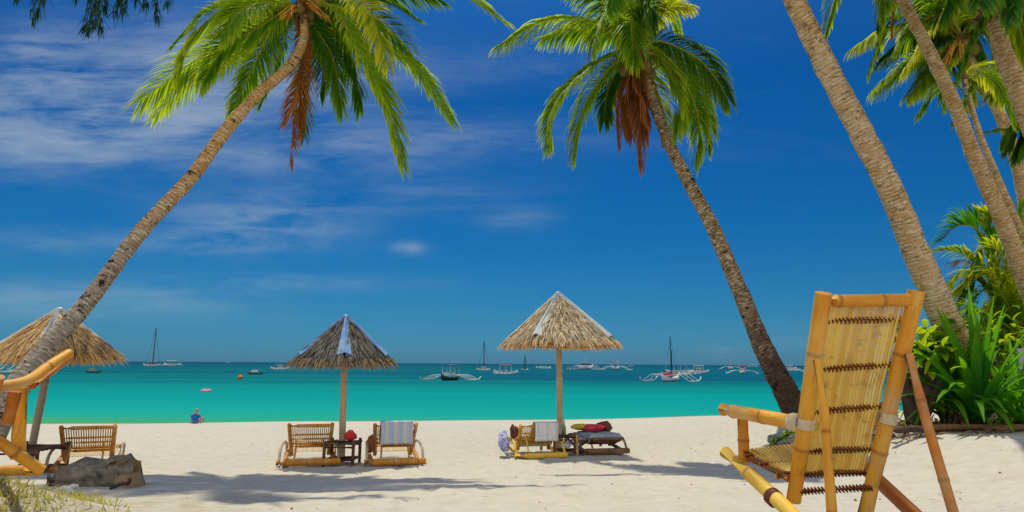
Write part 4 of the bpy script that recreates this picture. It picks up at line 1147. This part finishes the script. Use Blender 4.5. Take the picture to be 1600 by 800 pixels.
# ------------------------------------------------------------------ log, planks and dune at the left
def left_log():
    random.seed(51)
    a = P(100, 741, 7.0); b = P(196, 741, 7.0)
    base = a.lerp(b, .5); base.z = ground(base.x, base.y) - .04
    r = root('driftwood_log', base, 'squat grey weathered log lying in front of the left lounger', 'log')
    z = base.z
    mb = MB()
    L0 = Vector((P(92, 740, 6.9).x, 6.75, z + .14)); L1 = Vector((P(192, 740, 6.9).x, 7.1, z + .17))
    mb.tube([L0, L0.lerp(L1, .12), L0.lerp(L1, .4), L0.lerp(L1, .75), L0.lerp(L1, .95), L1], [.09, .145, .16, .17, .185, .15], 26, rough=.7)
    mb.build('body', M_STUMP, r)
    mb = MB(); mb.tube([L1 + Vector((-.02, -.08, .10)), L1 + Vector((.05, -.16, -.02)), L1 + Vector((.09, -.18, -.22))], [.12, .13, .17], 14, rough=.3)
    mb.build('root_flare', simple('pale_log_wood', (.34, .22, .12), (.20, .13, .07), .9, .2, 8, .8), r)
    for i, (x0, y0, x1, y1, w_) in enumerate([(168, 722, 204, 713, .07), (160, 726, 200, 720, .06)]):
        mb = MB(); p0, p1 = P(x0, y0, 6.9 + .1 * i), P(x1, y1, 7.1 + .1 * i); mb.tube([p0, p1], [.045, .035], 8, squash=.5, rough=.2)
        single(mb, 'plank', M_PLANK if i == 0 else M_BAMBOO_R, p0, ['pale worn board resting on the right end of the log', 'short orange bamboo piece resting under the pale board on the log'][i], 'board')
    mb = MB(); s0 = on_ground(190, 6.7) + Vector((0, 0, .03)); s1 = on_ground(216, 6.7) + Vector((0, 0, .05))
    mb.tube(catmull([s0, s0.lerp(s1, .6) + Vector((0, 0, .02)), s1, s1 + Vector((.01, 0, .05))], 4), [.018] * 13, 7, rough=.3)
    single(mb, 'driftwood_stick', M_BARKB, s0, 'dark crooked stick on the sand right of the log', 'stick')
    mb = MB(); mb.ball(on_ground(124, 5.9) + Vector((0, 0, .03)), .10, 14, 10, (1.1, .8, .7), rough=.5)
    single(mb, 'rock', M_ROCK, on_ground(124, 5.9), 'small bluish grey stone at the edge of the dry grass', 'rock')
left_log()


def left_grass():
    random.seed(52); mb = MB(); n = 0
    while n < 11000:
        x = random.gauss(-3.0, .75); y = random.uniform(2.6, 6.0)
        dens = noise.noise(Vector((x * 2.2, y * 2.2, 4))) + .45
        q = P(165, 700, y)
        if x > q.x + random.gauss(-.1, .12) or dens < random.random() * .75: continue
        z = ground(x, y); n += 1
        mb.blade(Vector((x, y, z - .01)), Vector((random.uniform(-1, 1), random.uniform(-1, 1), random.uniform(.25, 1.1))), random.uniform(.04, .12), .006, .35, 3, (random.random(), 0, 0))
    o = mb.build('dry_grass', M_GRASS); o['kind'] = 'stuff'
    tag(o, 'yellowish dry grass on the low dune at the left front', 'grass')
left_grass()


def litter():
    random.seed(53); mb = MB()
    for k in range(1500):
        x = random.uniform(5.3, 12); y = random.gauss(9.9, .55)
        if y < 8.6: continue
        z = ground(x, y)
        mb.blade(Vector((x, y, z + .01)), Vector((random.uniform(-1, 1), random.uniform(-1, 1), random.uniform(0, .5))), random.uniform(.08, .32), random.uniform(.02, .07), .2, 3, (random.random(), 0, 0))
    o = mb.build('leaf_litter', M_LITTER); o['kind'] = 'stuff'; tag(o, 'brown dry leaves littering the sand under the right bushes', 'leaf litter')
    for i, (px, z, l, rz, lab) in enumerate([(1455, 9.2, .75, .1, 'thin fallen palm stem lying on the litter right of the chair back'),
                                            (1530, 9.1, .95, -.12, 'thicker fallen palm stem in front of the large spider lily'),
                                            (1592, 8.9, .6, .2, 'short fallen palm stem at the right edge')]):
        c = on_ground(px, z) + Vector((0, 0, .03)); d = Vector((math.cos(rz), math.sin(rz), 0)) * l; mb = MB()
        mb.tube(catmull([c - d, c + Vector((0, 0, .03)), c + d], 5), [.05, .045, .045, .04, .04, .04, .035, .03, .03, .025, .02], 8, rough=.3)
        single(mb, 'palm_log', M_SHEATH if i else M_BARKB, c, lab, 'fallen stem')
litter()

def beach_bits():
    random.seed(55); mb = MB()
    for k in range(420):
        y = 2.8 + 14 * random.random() ** 1.6; x = random.uniform(-.85, .85) * y
        z = ground(x, y)
        if random.random() < .5: mb.blade(Vector((x, y, z + .006)), Vector((random.uniform(-1, 1), random.uniform(-1, 1), .1)), random.uniform(.02, .08), random.uniform(.004, .015), .1, 2, (random.random(), 0, 0))
        else: mb.ball(Vector((x, y, z + .004)), random.uniform(.004, .013), 6, 4, (1, 1.3, .6))
    o = mb.build('beach_debris', M_LITTER); o['kind'] = 'stuff'; tag(o, 'scattered bits of dry leaf, twig and shell on the pale sand', 'debris')
beach_bits()

# fallen leafy branch and grey stone seen through the chair's arm
def fallen_branch():
    random.seed(54); c = on_ground(1200, 11.0); r = root('fallen_branch', c, 'fallen green leafy branch on the sand seen under the chair armrest', 'branch')
    a = on_ground(1172, 10.8) + Vector((0, 0, .03)); b = on_ground(1250, 11.2) + Vector((0, 0, .22)); mb = MB()
    path = catmull([a, a.lerp(b, .5) + Vector((0, 0, .06)), b], 5); mb.tube(path, [.012 + .002 * i for i in range(11)], 7); mb.build('stem', M_BARKB, r)
    mb = MB()
    for q in path:
        for _ in range(9): mb.blade(q, Vector((random.uniform(-1, 1), random.uniform(-1, 1), random.uniform(-.2, .8))), random.uniform(.10, .2), .05, .25, 4, (random.random(), 0, 0), fold=.2, wp=[.1, .9, 1, .6, .05])
    mb.build('foliage', M_BROAD, r)
    mb = MB(); g = on_ground(1222, 11.5) + Vector((.05, 0, .06)); mb.ball(g, .22, 18, 12, (1.6, .8, .55), rough=.35)
    single(mb, 'rock', M_ROCK, g, 'smooth light grey stone behind the fallen green branch', 'rock')
fallen_branch()

# white board at the right edge
def board():
    c = on_ground(1606, 10.6); r = root('notice_board', c, 'blank pale grey board on a post cut by the right edge', 'sign'); mid = P(1602, 561, 10.5)
    mb = MB(); mb.tube([c, Vector((c.x, c.y, mid.z - .1))], .025, 8); mb.build('post', M_POLE_G, r)
    mb = MB(); mb.box(mid, (.22, .03, .34)); mb.build('panel', M_SIGN, r)
board()

# ------------------------------------------------------------------ large bamboo chair in front
def big_chair():
    random.seed(61)
    LB, RB = P(1240, 782, 3.15), P(1350, 812, 3.12)          # feet of the back posts
    LT, RT = P(1287, 458, 2.80), P(1432, 454, 2.86)
    base = (LB + RB) / 2; base.z = ground(base.x, base.y)
    r = root('bamboo_chair', base, 'large golden bamboo reclining chair in the right foreground, seen from behind', 'chair')
    def B(name, pts, rad, m=M_BAMBOO, seg=18, nodes=.30, **k):
        mb = MB(); mb.tube(pts, rad, seg, nodes=nodes, **k); return mb.build(name, m, r)
    B('back_post', [LB, LT], [.033, .035], M_BAMBOO, 22, .42); B('back_post', [RB, RT], [.033, .035], M_BAMBOO, 22, .46)
    # side rails from raised front to the sand behind
    LF, LR = P(1134, 707, 3.70), P(1312, 852, 2.72)
    RF, RR_ = P(1288, 672, 3.80), P(1500, 838, 2.80)
    LR.z = ground(LR.x, LR.y) + .03; RR_.z = ground(RR_.x, RR_.y) + .03
    B('side_rail', [LF, LF.lerp(LR, .5) + Vector((0, 0, .006)), LR], [.035, .035, .033], M_BAMBOO_Y, 20, .55)
    B('side_rail', [RF, RF.lerp(RR_, .5), RR_], [.034, .034, .032], M_BAMBOO_R, 20, .5)
    # armrests
    LA0, LA1 = P(1131, 640, 3.72), P(1262, 664, 3.02)
    B('armrest', [LA0, LA1], [.036, .034], M_BAMBOO, 18, .26)
    RA0, RA1 = P(1268, 632, 3.80), P(1382, 655, 3.08)
    B('armrest', [RA0, RA1], [.038, .036], M_BAMBOO, 18, .3)
    B('arm_post', [P(1160, 648, 3.60), P(1163, 722, 3.60)], .029, M_BAMBOO, 16, .2)
    B('arm_post', [P(1292, 640, 3.68), P(1295, 705, 3.68)], .029, M_BAMBOO, 16, .2)
    # top bar and lower bars
    def post(side, py):
        if side == 'L': t = (py - 458) / (782 - 458); return LT.lerp(LB, t)
        t = (py - 454) / (812 - 454); return RT.lerp(RB, t)
    toward = Vector((0, -1, 0))
    B('top_bar', [post('L', 470), post('R', 468)], .028, M_BAMBOO, 16, .22)
    B('front_bar', [P(1160, 708, 3.58), P(1300, 692, 3.68)], .02, M_BAMBOO_R, 12, .2)
    bars = [(498, 497), (573, 567), (640, 632), (703, 700), (742, 738), (768, 760)]
    for i, (a, b) in enumerate(bars):
        p0, p1 = post('L', a), post('R', b); off = Vector((0, .035, 0)) if i < 5 else Vector((0, .0, 0)); p0 = p0 + off; p1 = p1 + off
        cb = B('crossbar', [p0, p1], .0125, M_BAMBOO_R if i > 2 else M_BAMBOO, 8, 0)
        mb = MB(); n = 22; ax = (p1 - p0); d = ax.normalized(); s1 = d.cross(Vector((0, 0, 1))).normalized(); s2 = d.cross(s1).normalized()
        for k in range(n):        # twisted cane binding, one wrap per slat
            c = p0.lerp(p1, (k + .5) / n); ring = []
            for j in range(9):
                a_ = 2 * math.pi * j / 8; ring.append(c + s1 * math.cos(a_) * .0150 + s2 * math.sin(a_) * .0150 + d * (.009 * math.sin(a_)))
            mb.tube(ring, .0034, 5, cap=False)
        mb.build('binding', M_BIND, cb)
    # back slats follow the posts, slight bow; seat slats go forward
    mb = MB(); ns = 22
    for k in range(ns):
        u = (k + .5) / ns; u2 = .09 + .82 * u
        ptsl = []
        for py, o in ((476, .016), (500, .018), (573, .020), (605, .028), (640, .020), (672, .028), (703, .022), (742, .03)):
            a = post('L', py); b = post('R', py - 4); q = a.lerp(b, u2); q += Vector((0, o + .012 * math.sin(u * math.pi) + random.uniform(-.001, .001), 0)); ptsl.append(q)
        c = random.random(); wd = .0070
        side = (post('R', 600) - post('L', 600)).normalized()
        vs_, cs = [], []
        for q in ptsl:
            vs_ += [q - side * wd + Vector((0, .003, 0)), q + Vector((0, -.0025, 0)), q + side * wd + Vector((0, .003, 0)), q + Vector((0, .006, 0))]
            cs += [(c, 0, 0)] * 4
        fs = []
        for i in range(len(ptsl) - 1):
            for j in range(4):
                j2 = (j + 1) % 4; fs.append((i * 4 + j, i * 4 + j2, (i + 1) * 4 + j2, (i + 1) * 4 + j))
        mb.add(vs_, fs, cs)
    mb.build('back_slats', M_SLAT, r)
    mb = MB()
    f0, f1 = P(1166, 703, 3.58), P(1298, 688, 3.68)
    for k in range(22):
        u = (k + .5) / 22; b0 = post('L', 742).lerp(post('R', 738), .08 + .84 * u) + Vector((0, .03, 0)); e = f0.lerp(f1, u)
        mdl = b0.lerp(e, .35) + Vector((0, .0, -.028)); m2 = b0.lerp(e, .7) + Vector((0, 0, -.012))
        mb.tube(catmull([b0, mdl, m2, e], 4), .0078, 6)
    mb.build('seat_slats', M_SLAT, r)
    for t in (.25, .6, .92):
        a = post('L', 742).lerp(f0, t); b = post('R', 738).lerp(f1, t); B('seat_bar', [a - Vector((.03, 0, .022)), b - Vector((-.02, 0, .022))], .011, M_BAMBOO_R, 8, 0)
    B('seat_side', [post('L', 745) + Vector((-.02, .03, -.01)), P(1172, 716, 3.55)], .017, M_BAMBOO_R, 10, 0)
    B('seat_side', [post('R', 745) + Vector((.02, .03, -.01)), P(1300, 700, 3.66)], .017, M_BAMBOO_R, 10, 0)
    B('rear_stretcher', [P(1212, 745, 3.25), P(1262, 735, 3.25)], .016, M_BAMBOO_Y, 10, 0)
    # props behind the back
    pl0 = post('L', 566) + Vector((.02, -.045, 0)); pr0 = post('R', 556) + Vector((-.02, -.045, 0))
    pl0 = P(1277, 563, 2.84); pr0 = P(1420, 553, 2.88)
    B('prop', [pl0, P(1288, 640, 2.80), P(1304, 858, 2.72)], [.017, .018, .021], M_BAMBOO, 14, .36)
    B('prop', [pr0, P(1448, 660, 2.84), P(1506, 856, 2.76)], [.019, .020, .021], M_BAMBOO_R, 14, .34)
    # cane lashings
    for side, py in (('L', 655), ('R', 650)):
        c = post(side, py); ax = ((LT - LB) if side == 'L' else (RT - RB)).normalized(); s1 = ax.cross(Vector((0, 1, 0))).normalized(); s2 = ax.cross(s1)
        mb = MB()
        for k in range(6):
            cc = c + ax * (.008 * (k - 2.5)); mb.tube([cc + s1 * math.cos(a) * .038 + s2 * math.sin(a) * .038 for a in [2 * math.pi * j / 16 for j in range(17)]], .0052, 6, cap=False)
        if side == 'L':
            c2 = LA1.lerp(LA0, .04); ax2 = (LA0 - LA1).normalized(); t1_ = ax2.cross(Vector((0, 0, 1))).normalized(); t2_ = ax2.cross(t1_)
            for k in range(7):
                cc = c2 + ax2 * (.012 * k); mb.tube([cc + t1_ * math.cos(a) * .039 + t2_ * math.sin(a) * .039 for a in [2 * math.pi * j / 16 for j in range(17)]], .0062, 6, cap=False)
        mb.build('lashing', M_LASH, r)
    c = LF.lerp(LR, .50); ax = (LR - LF).normalized(); s1 = ax.cross(Vector((0, 0, 1))).normalized(); s2 = ax.cross(s1); mb = MB()
    for k in range(5):
        cc = c + ax * (.009 * (k - 2)); mb.tube([cc + s1 * math.cos(a) * .038 + s2 * math.sin(a) * .038 for a in [2 * math.pi * j / 16 for j in range(17)]], .0052, 6, cap=False)
    mb.build('lashing', M_BIND, r)
big_chair()


def left_chair():
    random.seed(62)
    b = P(-60, 760, 3.1); b.z = ground(b.x, b.y)
    r = root('bamboo_chair', b, 'foreground bamboo chair cut off by the left edge, only its arm and front post showing', 'chair')
    def B(name, pts, rad, m=M_BAMBOO, seg=18, nodes=.30, **k):
        mb = MB(); mb.tube(pts, rad, seg, nodes=nodes, **k); return mb.build(name, m, r)
    B('armrest', catmull([P(-70, 612, 2.7), P(0, 604, 2.9), P(44, 594, 3.05), P(76, 572, 3.2), P(108, 552, 3.35)], 5), .024, M_BAMBOO, 18, .33)
    B('arm_brace', [P(50, 602, 3.15), P(80, 580, 3.3), P(110, 556, 3.42)], .021, M_BAMBOO_R, 14, .4)
    B('arm_post', [P(32, 606, 3.1), P(28, 716, 3.12)], .031, M_BAMBOO, 18, .5)
    B('arm_post', [P(24, 612, 2.85), P(12, 662, 2.85)], .026, M_BAMBOO_R, 14, .2)
    B('side_rail', [P(-160, 600, 2.7), P(-5, 688, 3.0), P(64, 735, 3.18)], .025, M_BAMBOO, 18, .4)
    B('side_rail', [P(-260, 600, 3.6), P(-85, 690, 3.7), P(-16, 737, 3.8)], .038, M_BAMBOO, 18, .4)
    B('back_post', [P(-60, 760, 2.85), P(-8, 588, 2.75)], [.036, .035], M_BAMBOO_R, 16, .4)
    B('back_post', [P(-230, 760, 2.9), P(-250, 420, 2.7)], [.036, .035], M_BAMBOO, 16, .4)
    B('front_bar', [P(60, 735, 3.18), P(-20, 735, 3.8)], .025, M_BAMBOO, 12, .3)
    mb = MB()
    for k in range(20):
        u = k / 19; a = P(-4, 700, 3.0).lerp(P(-85, 700, 3.7), u); c = P(-150, 720, 2.75).lerp(P(-250, 720, 3.4), u); mb.tube([a, c], .008, 6)
    mb.build('seat_slats', M_SLAT, r)
    mb = MB(); e = P(-75, 690, 2.8); mb.tube([e, Vector((e.x, e.y, ground(e.x, e.y) - .02))], .03, 10); mb.build('leg', M_BAMBOO, r)
left_chair()

# ------------------------------------------------------------------ people
def sitter():
    c = on_ground(310, 21.3); c.z = max(c.z, -.03); r0 = MB()
    me = bpy.data.meshes.new('person')
    J = {'pel': (0, 0, .12), 'waist': (0, -.02, .28), 'chest': (0, .0, .46), 'neck': (0, .03, .60), 'jaw': (0, .05, .66), 'head': (0, .05, .76), 'top': (0, .04, .85),
         'ls': (-.17, .0, .54), 'le': (-.27, .06, .30), 'lw': (-.30, .02, .07), 'lh': (-.31, .08, .03), 'rs': (.17, .0, .54), 're': (.27, .06, .30), 'rw': (.31, .03, .07), 'rh': (.32, .09, .03),
         'lhip': (-.11, .04, .11), 'lk': (-.20, .42, .36), 'la': (-.16, .66, .08), 'lf': (-.16, .82, .05), 'rhip': (.11, .04, .11), 'rk': (.20, .42, .34), 'ra': (.17, .68, .08), 'rf': (.17, .84, .05)}
    rad = {'pel': .15, 'waist': .135, 'chest': .15, 'neck': .055, 'jaw': .075, 'head': .098, 'top': .07, 'ls': .07, 'le': .045, 'lw': .032, 'lh': .035, 'rs': .07, 're': .045, 'rw': .032, 'rh': .035,
           'lhip': .10, 'lk': .062, 'la': .04, 'lf': .035, 'rhip': .10, 'rk': .062, 'ra': .04, 'rf': .035}
    E = [('pel', 'waist'), ('waist', 'chest'), ('chest', 'neck'), ('neck', 'jaw'), ('jaw', 'head'), ('head', 'top'), ('chest', 'ls'), ('ls', 'le'), ('le', 'lw'), ('lw', 'lh'), ('chest', 'rs'), ('rs', 're'), ('re', 'rw'), ('rw', 'rh'),
         ('pel', 'lhip'), ('lhip', 'lk'), ('lk', 'la'), ('la', 'lf'), ('pel', 'rhip'), ('rhip', 'rk'), ('rk', 'ra'), ('ra', 'rf')]
    names = list(J); me.from_pydata([J[n] for n in names], [(names.index(a), names.index(b)) for a, b in E], []); me.materials.append(M_SKIN)
    o = bpy.data.objects.new('person', me); COL.objects.link(o); o.location = c + Vector((0, 0, -.01))
    tag(o, 'person in a bright blue shirt sitting on the sand at the water edge, back turned', 'person')
    sk = o.modifiers.new('skin', 'SKIN')
    for i, n in enumerate(names): me.skin_vertices[0].data[i].radius = (rad[n], rad[n] * (.8 if n in ('chest', 'waist', 'pel') else 1)); me.skin_vertices[0].data[i].use_root = (n == 'pel')
    sb = o.modifiers.new('sub', 'SUBSURF'); sb.levels = 2; sb.render_levels = 2
    # shirt over torso and upper arms
    mb = MB()
    off = c
    def V(a): return Vector(a) + off + Vector((0, 0, -.01))
    mb.tube([V((0, 0, .06)), V((0, -.02, .2)), V((0, -.01, .36)), V((0, .0, .50)), V((0, .02, .575))], [.185, .175, .185, .19, .08], 18, squash=.82)
    for s in (-1, 1): mb.tube([V((s * .12, 0, .53)), V((s * .20, .02, .47)), V((s * .245, .045, .37))], [.085, .08, .068], 12)
    sh = mb.build('shirt', M_SHIRT, o)
    mb = MB(); mb.ball(V((0, .035, .785)), .108, 14, 10, (1, 1.05, .95)); mb.build('hair', M_HAIR, o)
sitter()


bpy.data.objects['person'].scale = (.55, .55, .55)


def swimmer_float():
    c = P(322, 611, 44); c.z = 0
    mb = MB(); pts = [c + Vector((math.cos(a) * .26, math.sin(a) * .26, .06)) for a in [2 * math.pi * k / 16 for k in range(17)]]
    mb.tube(pts, .09, 8, cap=False)
    mb.ball(c + Vector((-.12, 0, .16)), .09, 10, 8); mb.ball(c + Vector((.16, 0, .15)), .08, 10, 8)
    single(mb, 'swim_ring', M_PINKF, c, 'small pink float bobbing on the turquoise water left of the grey parasol', 'float')
    c = P(375, 591, 76); c.z = 0; mb = MB(); mb.ball(c + Vector((0, 0, .2)), .30, 12, 8, (1.1, 1, .9)); mb.tube([c + Vector((0, 0, .4)), c + Vector((0, 0, .62))], [.10, .05], 8)
    single(mb, 'buoy', M_ORANGE, c, 'orange mooring buoy on the water below the long low boat', 'buoy')
swimmer_float()

# ------------------------------------------------------------------ boats
def boat(label, px, wy, wpx, yaw=0.0, L=None, canopy=None, mast=0, mast2=0, hull=M_WHITE, trim=M_WHITE, outr=True, cabin=False, high=0, arms=4, raise_=0.0, beam=None, deck=None):
    """outrigger boat whose water line shows at px, wy and which spans about wpx pixels"""
    hor = P(px, wy, 100.0); z = 100.0 * CAMH / max(.05, (CAMH - hor.z)); c = P(px, wy, z); c.z = 0; W = wpx * z / 1000.0 * .88
    r = root('outrigger_boat' if outr else 'motor_boat', c, label, 'boat', 'boats anchored off the beach')
    L = L or W; Mx = Matrix.Rotation(yaw, 3, 'Z'); hb = L * .055 + .1; hh = L * .06 + .15
    def X(a): return Vector(c) + Mx @ Vector(a)
    mb = MB(); n = 16; vs_ = []
    for i in range(n + 1):
        t = i / n * 2 - 1; w_ = hb * (1 - abs(t) ** 2.4) + .02; up = hh * (.75 + 1.1 * abs(t) ** 4); k = -.12 * L * .15 * (1 - t * t) + .9 * hh * max(0, abs(t) - .8) / .2 * .6
        vs_ += [X((t * L / 2, -w_, up)), X((t * L / 2, -w_ * .8, up * .35)), X((t * L / 2, 0, k)), X((t * L / 2, w_ * .8, up * .35)), X((t * L / 2, w_, up))]
    fs = []
    for i in range(n):
        for j in range(4): fs.append((i * 5 + j, (i + 1) * 5 + j, (i + 1) * 5 + j + 1, i * 5 + j + 1))
        fs.append((i * 5 + 4, (i + 1) * 5 + 4, (i + 1) * 5, i * 5))
    mb.add(vs_, fs, (.5, 0, 0), None, True); mb.build('hull', hull, r)
    bw = beam or L * .32
    if outr:
        for s in (-1, 1):
            mb = MB(); mb.tube(catmull([X((-L * .42, s * bw, .32 + raise_)), X((-L * .3, s * bw, .1)), X((L * .3, s * bw, .1)), X((L * .46, s * bw, .40 + raise_))], 5), L * .005 + .03, 7); mb.build('float', trim, r)
        for k in range(arms):
            x = L * (-.28 + .56 * k / max(1, arms - 1)); mb = MB()
            mb.tube(catmull([X((x, -bw, .1)), X((x, -bw * .55, hh * 1.3 + raise_)), X((x, 0, hh * 1.15)), X((x, bw * .55, hh * 1.3 + raise_)), X((x, bw, .1))], 4), L * .0035 + .02, 6); mb.build('outrigger_arm', trim, r)
    if canopy:
        hc = max(1.3, L * .16) + hh; cl = L * .27; cw = hb * 1.5
        for sx in (-1, 0, 1):
            for sy in (-1, 1):
                mb = MB(); mb.tube([X((sx * cl * .9, sy * cw * .8, hh * .7)), X((sx * cl * .9, sy * cw * .8, hc))], .035 + L * .002, 6); mb.build('canopy_post', trim, r)
        mb = MB()
        mb.grid(lambda u, v: X(((u - .5) * 2 * cl, (v - .5) * 2 * cw, hc + .10 * L * .12 * math.cos((v - .5) * 2.6))), 6, 8); o = mb.build('canopy', canopy, r)
        sm = o.modifiers.new('thickness', 'SOLIDIFY'); sm.thickness = .08
    if cabin:
        mb = MB(); mb.box(X((L * .02, 0, hh + L * .05)), (L * .34, hb * 1.5, L * .10 + .1), yaw, taper=.9); mb.build('cabin', M_WHITE, r)
        mb = MB(); mb.box(X((L * .0, 0, hh + L * .105 + .15)), (L * .40, hb * 1.7, .12), yaw); mb.build('roof', trim, r)
        mb = MB(); mb.box(X((L * .02, 0, hh + L * .06)), (L * .346, hb * 1.52, L * .035), yaw); mb.build('window', M_MASTD, r)
        mb = MB(); mb.tube([X((0, 0, hh + L * .1)), X((0, 0, hh + L * .26))], .04 + L * .002, 6); mb.build('aerial', trim, r)
    if mast:
        mh = mast * z / 1000; mb = MB(); mb.tube([X((L * .05, 0, hh * .5)), X((L * .05, 0, mh))], [z * .00085, z * .0006], 7); mb.build('mast', M_MASTD, r)
        mb = MB(); mb.tube([X((L * .05, 0, hh + .5)), X((-L * .35, 0, hh + .7))], [.09, .07], 6); mb.build('boom', M_MASTD, r)
        for s in (-1, 1):
            mb = MB(); mb.tube([X((L * .05, 0, mh * .95)), X((L * .05 + s * L * .42, 0, hh))], z * .00016 + .004, 4); mb.build('stay', M_MASTD, r)
    if mast2:
        mh = mast2 * z / 1000; mb = MB(); mb.tube([X((-L * .28, 0, hh * .5)), X((-L * .28, 0, mh))], [z * .0007, z * .0005], 7); mb.build('mast', M_MASTD, r)
    if deck:
        mb = MB(); mb.box(X((-L * .05, 0, hh + .25)), (L * .4, hb * 1.6, .35), yaw); mb.build('deck_box', deck, r)
    return r

boat('sailing outrigger with a tall dark mast at far left', 237, 571.5, 27, R(15), mast=58, deck=M_REDP, cabin=False, canopy=M_REDP)
boat('white outrigger with canopy just right of the left mast', 269, 571, 34, R(-8), canopy=M_WHITE)
boat('tiny white boat on the horizon right of the tall left mast', 356, 566.8, 8, 0, outr=False, cabin=True)
boat('white boat with a cabin just left of the grey parasol roof', 437, 577, 30, R(20), cabin=True, beam=3, L=None)
boat('long low dark boat left of the white cabin boat', 399, 585, 27, R(4), hull=M_DARKP, outr=False, deck=M_WHITE)
boat('dark low boat seen beneath the straw parasol roof', 146, 582.5, 26, R(3), hull=M_DARKP, outr=False, deck=M_PLANK)
boat('outrigger with a blue canopy right of the grey parasol', 704, 594, 60, R(72), L=5.6, canopy=M_BLUE, hull=M_DARKP, beam=2.9, arms=4, deck=M_WHITE)
boat('white sailing boat with a slim mast left of the large parasol', 755, 578.5, 24, R(10), mast=45, cabin=True)
boat('red brown canopied outrigger left of the large parasol pole', 790, 584, 42, R(-8), canopy=M_REDP, hull=M_WHITE, beam=3)
boat('small white masted boat beneath the left eave of the large parasol', 820, 578, 12, R(30), mast=22, deck=M_DARKP)
boat('long white outrigger immediately left of the large parasol pole', 849, 575.5, 26, R(5), canopy=None, beam=5, deck=M_WHITE)
boat('small purple sailed boat just right of the large parasol pole', 889, 578, 9, R(40), deck=M_PURP, canopy=M_PURP, outr=False)
boat('white cabin boat beneath the right eave of the large parasol', 915, 577, 22, R(60), L=15, cabin=True, beam=5)
boat('pale green canopied outrigger right of the large parasol roof', 962, 578, 24, R(70), L=13, canopy=M_GREENP, beam=5)
boat('tiny white boat on the horizon left of the twin masts', 985, 572.4, 10, 0, outr=False, cabin=True)
boat('big white outrigger with tall dark mast, nearest of the right boats', 1048, 596, 88, R(58), L=6.8, mast=69, beam=2.8, raise_=.15, arms=3, deck=M_PINK, hull=M_WHITE)
boat('blue canopied boat behind the big white outrigger', 1062, 584, 50, R(10), canopy=M_BLUE, mast2=36, beam=4.5)
boat('white outrigger with several posts right of the blue canopied boat', 1092, 582, 34, R(-20), canopy=M_WHITE, cabin=True, beam=3)
boat('white cabin boat on the horizon left of the middle palm foot', 1142, 577, 24, R(65), L=13, cabin=True, beam=5)
boat('outrigger carrying red cloth left of the middle palm foot', 1160, 584, 52, R(75), L=7.5, deck=M_PINK, canopy=M_PINK, beam=3.4)
boat('far white boat just left of the middle palm trunk', 1176, 573.4, 18, R(5), canopy=M_WHITE, outr=False)
boat('white boats cluster member between the middle palm trunk and the chair', 1234, 576.5, 26, R(10), cabin=True, canopy=M_WHITE, beam=4)
boat('low white outrigger in front of the cabin boat beside the chair post', 1240, 580, 24, R(30), beam=4, deck=M_WHITE)
boat('white outrigger float and bow cut off by the left edge', -10, 584, 90, R(6), L=7, beam=3, raise_=.6)
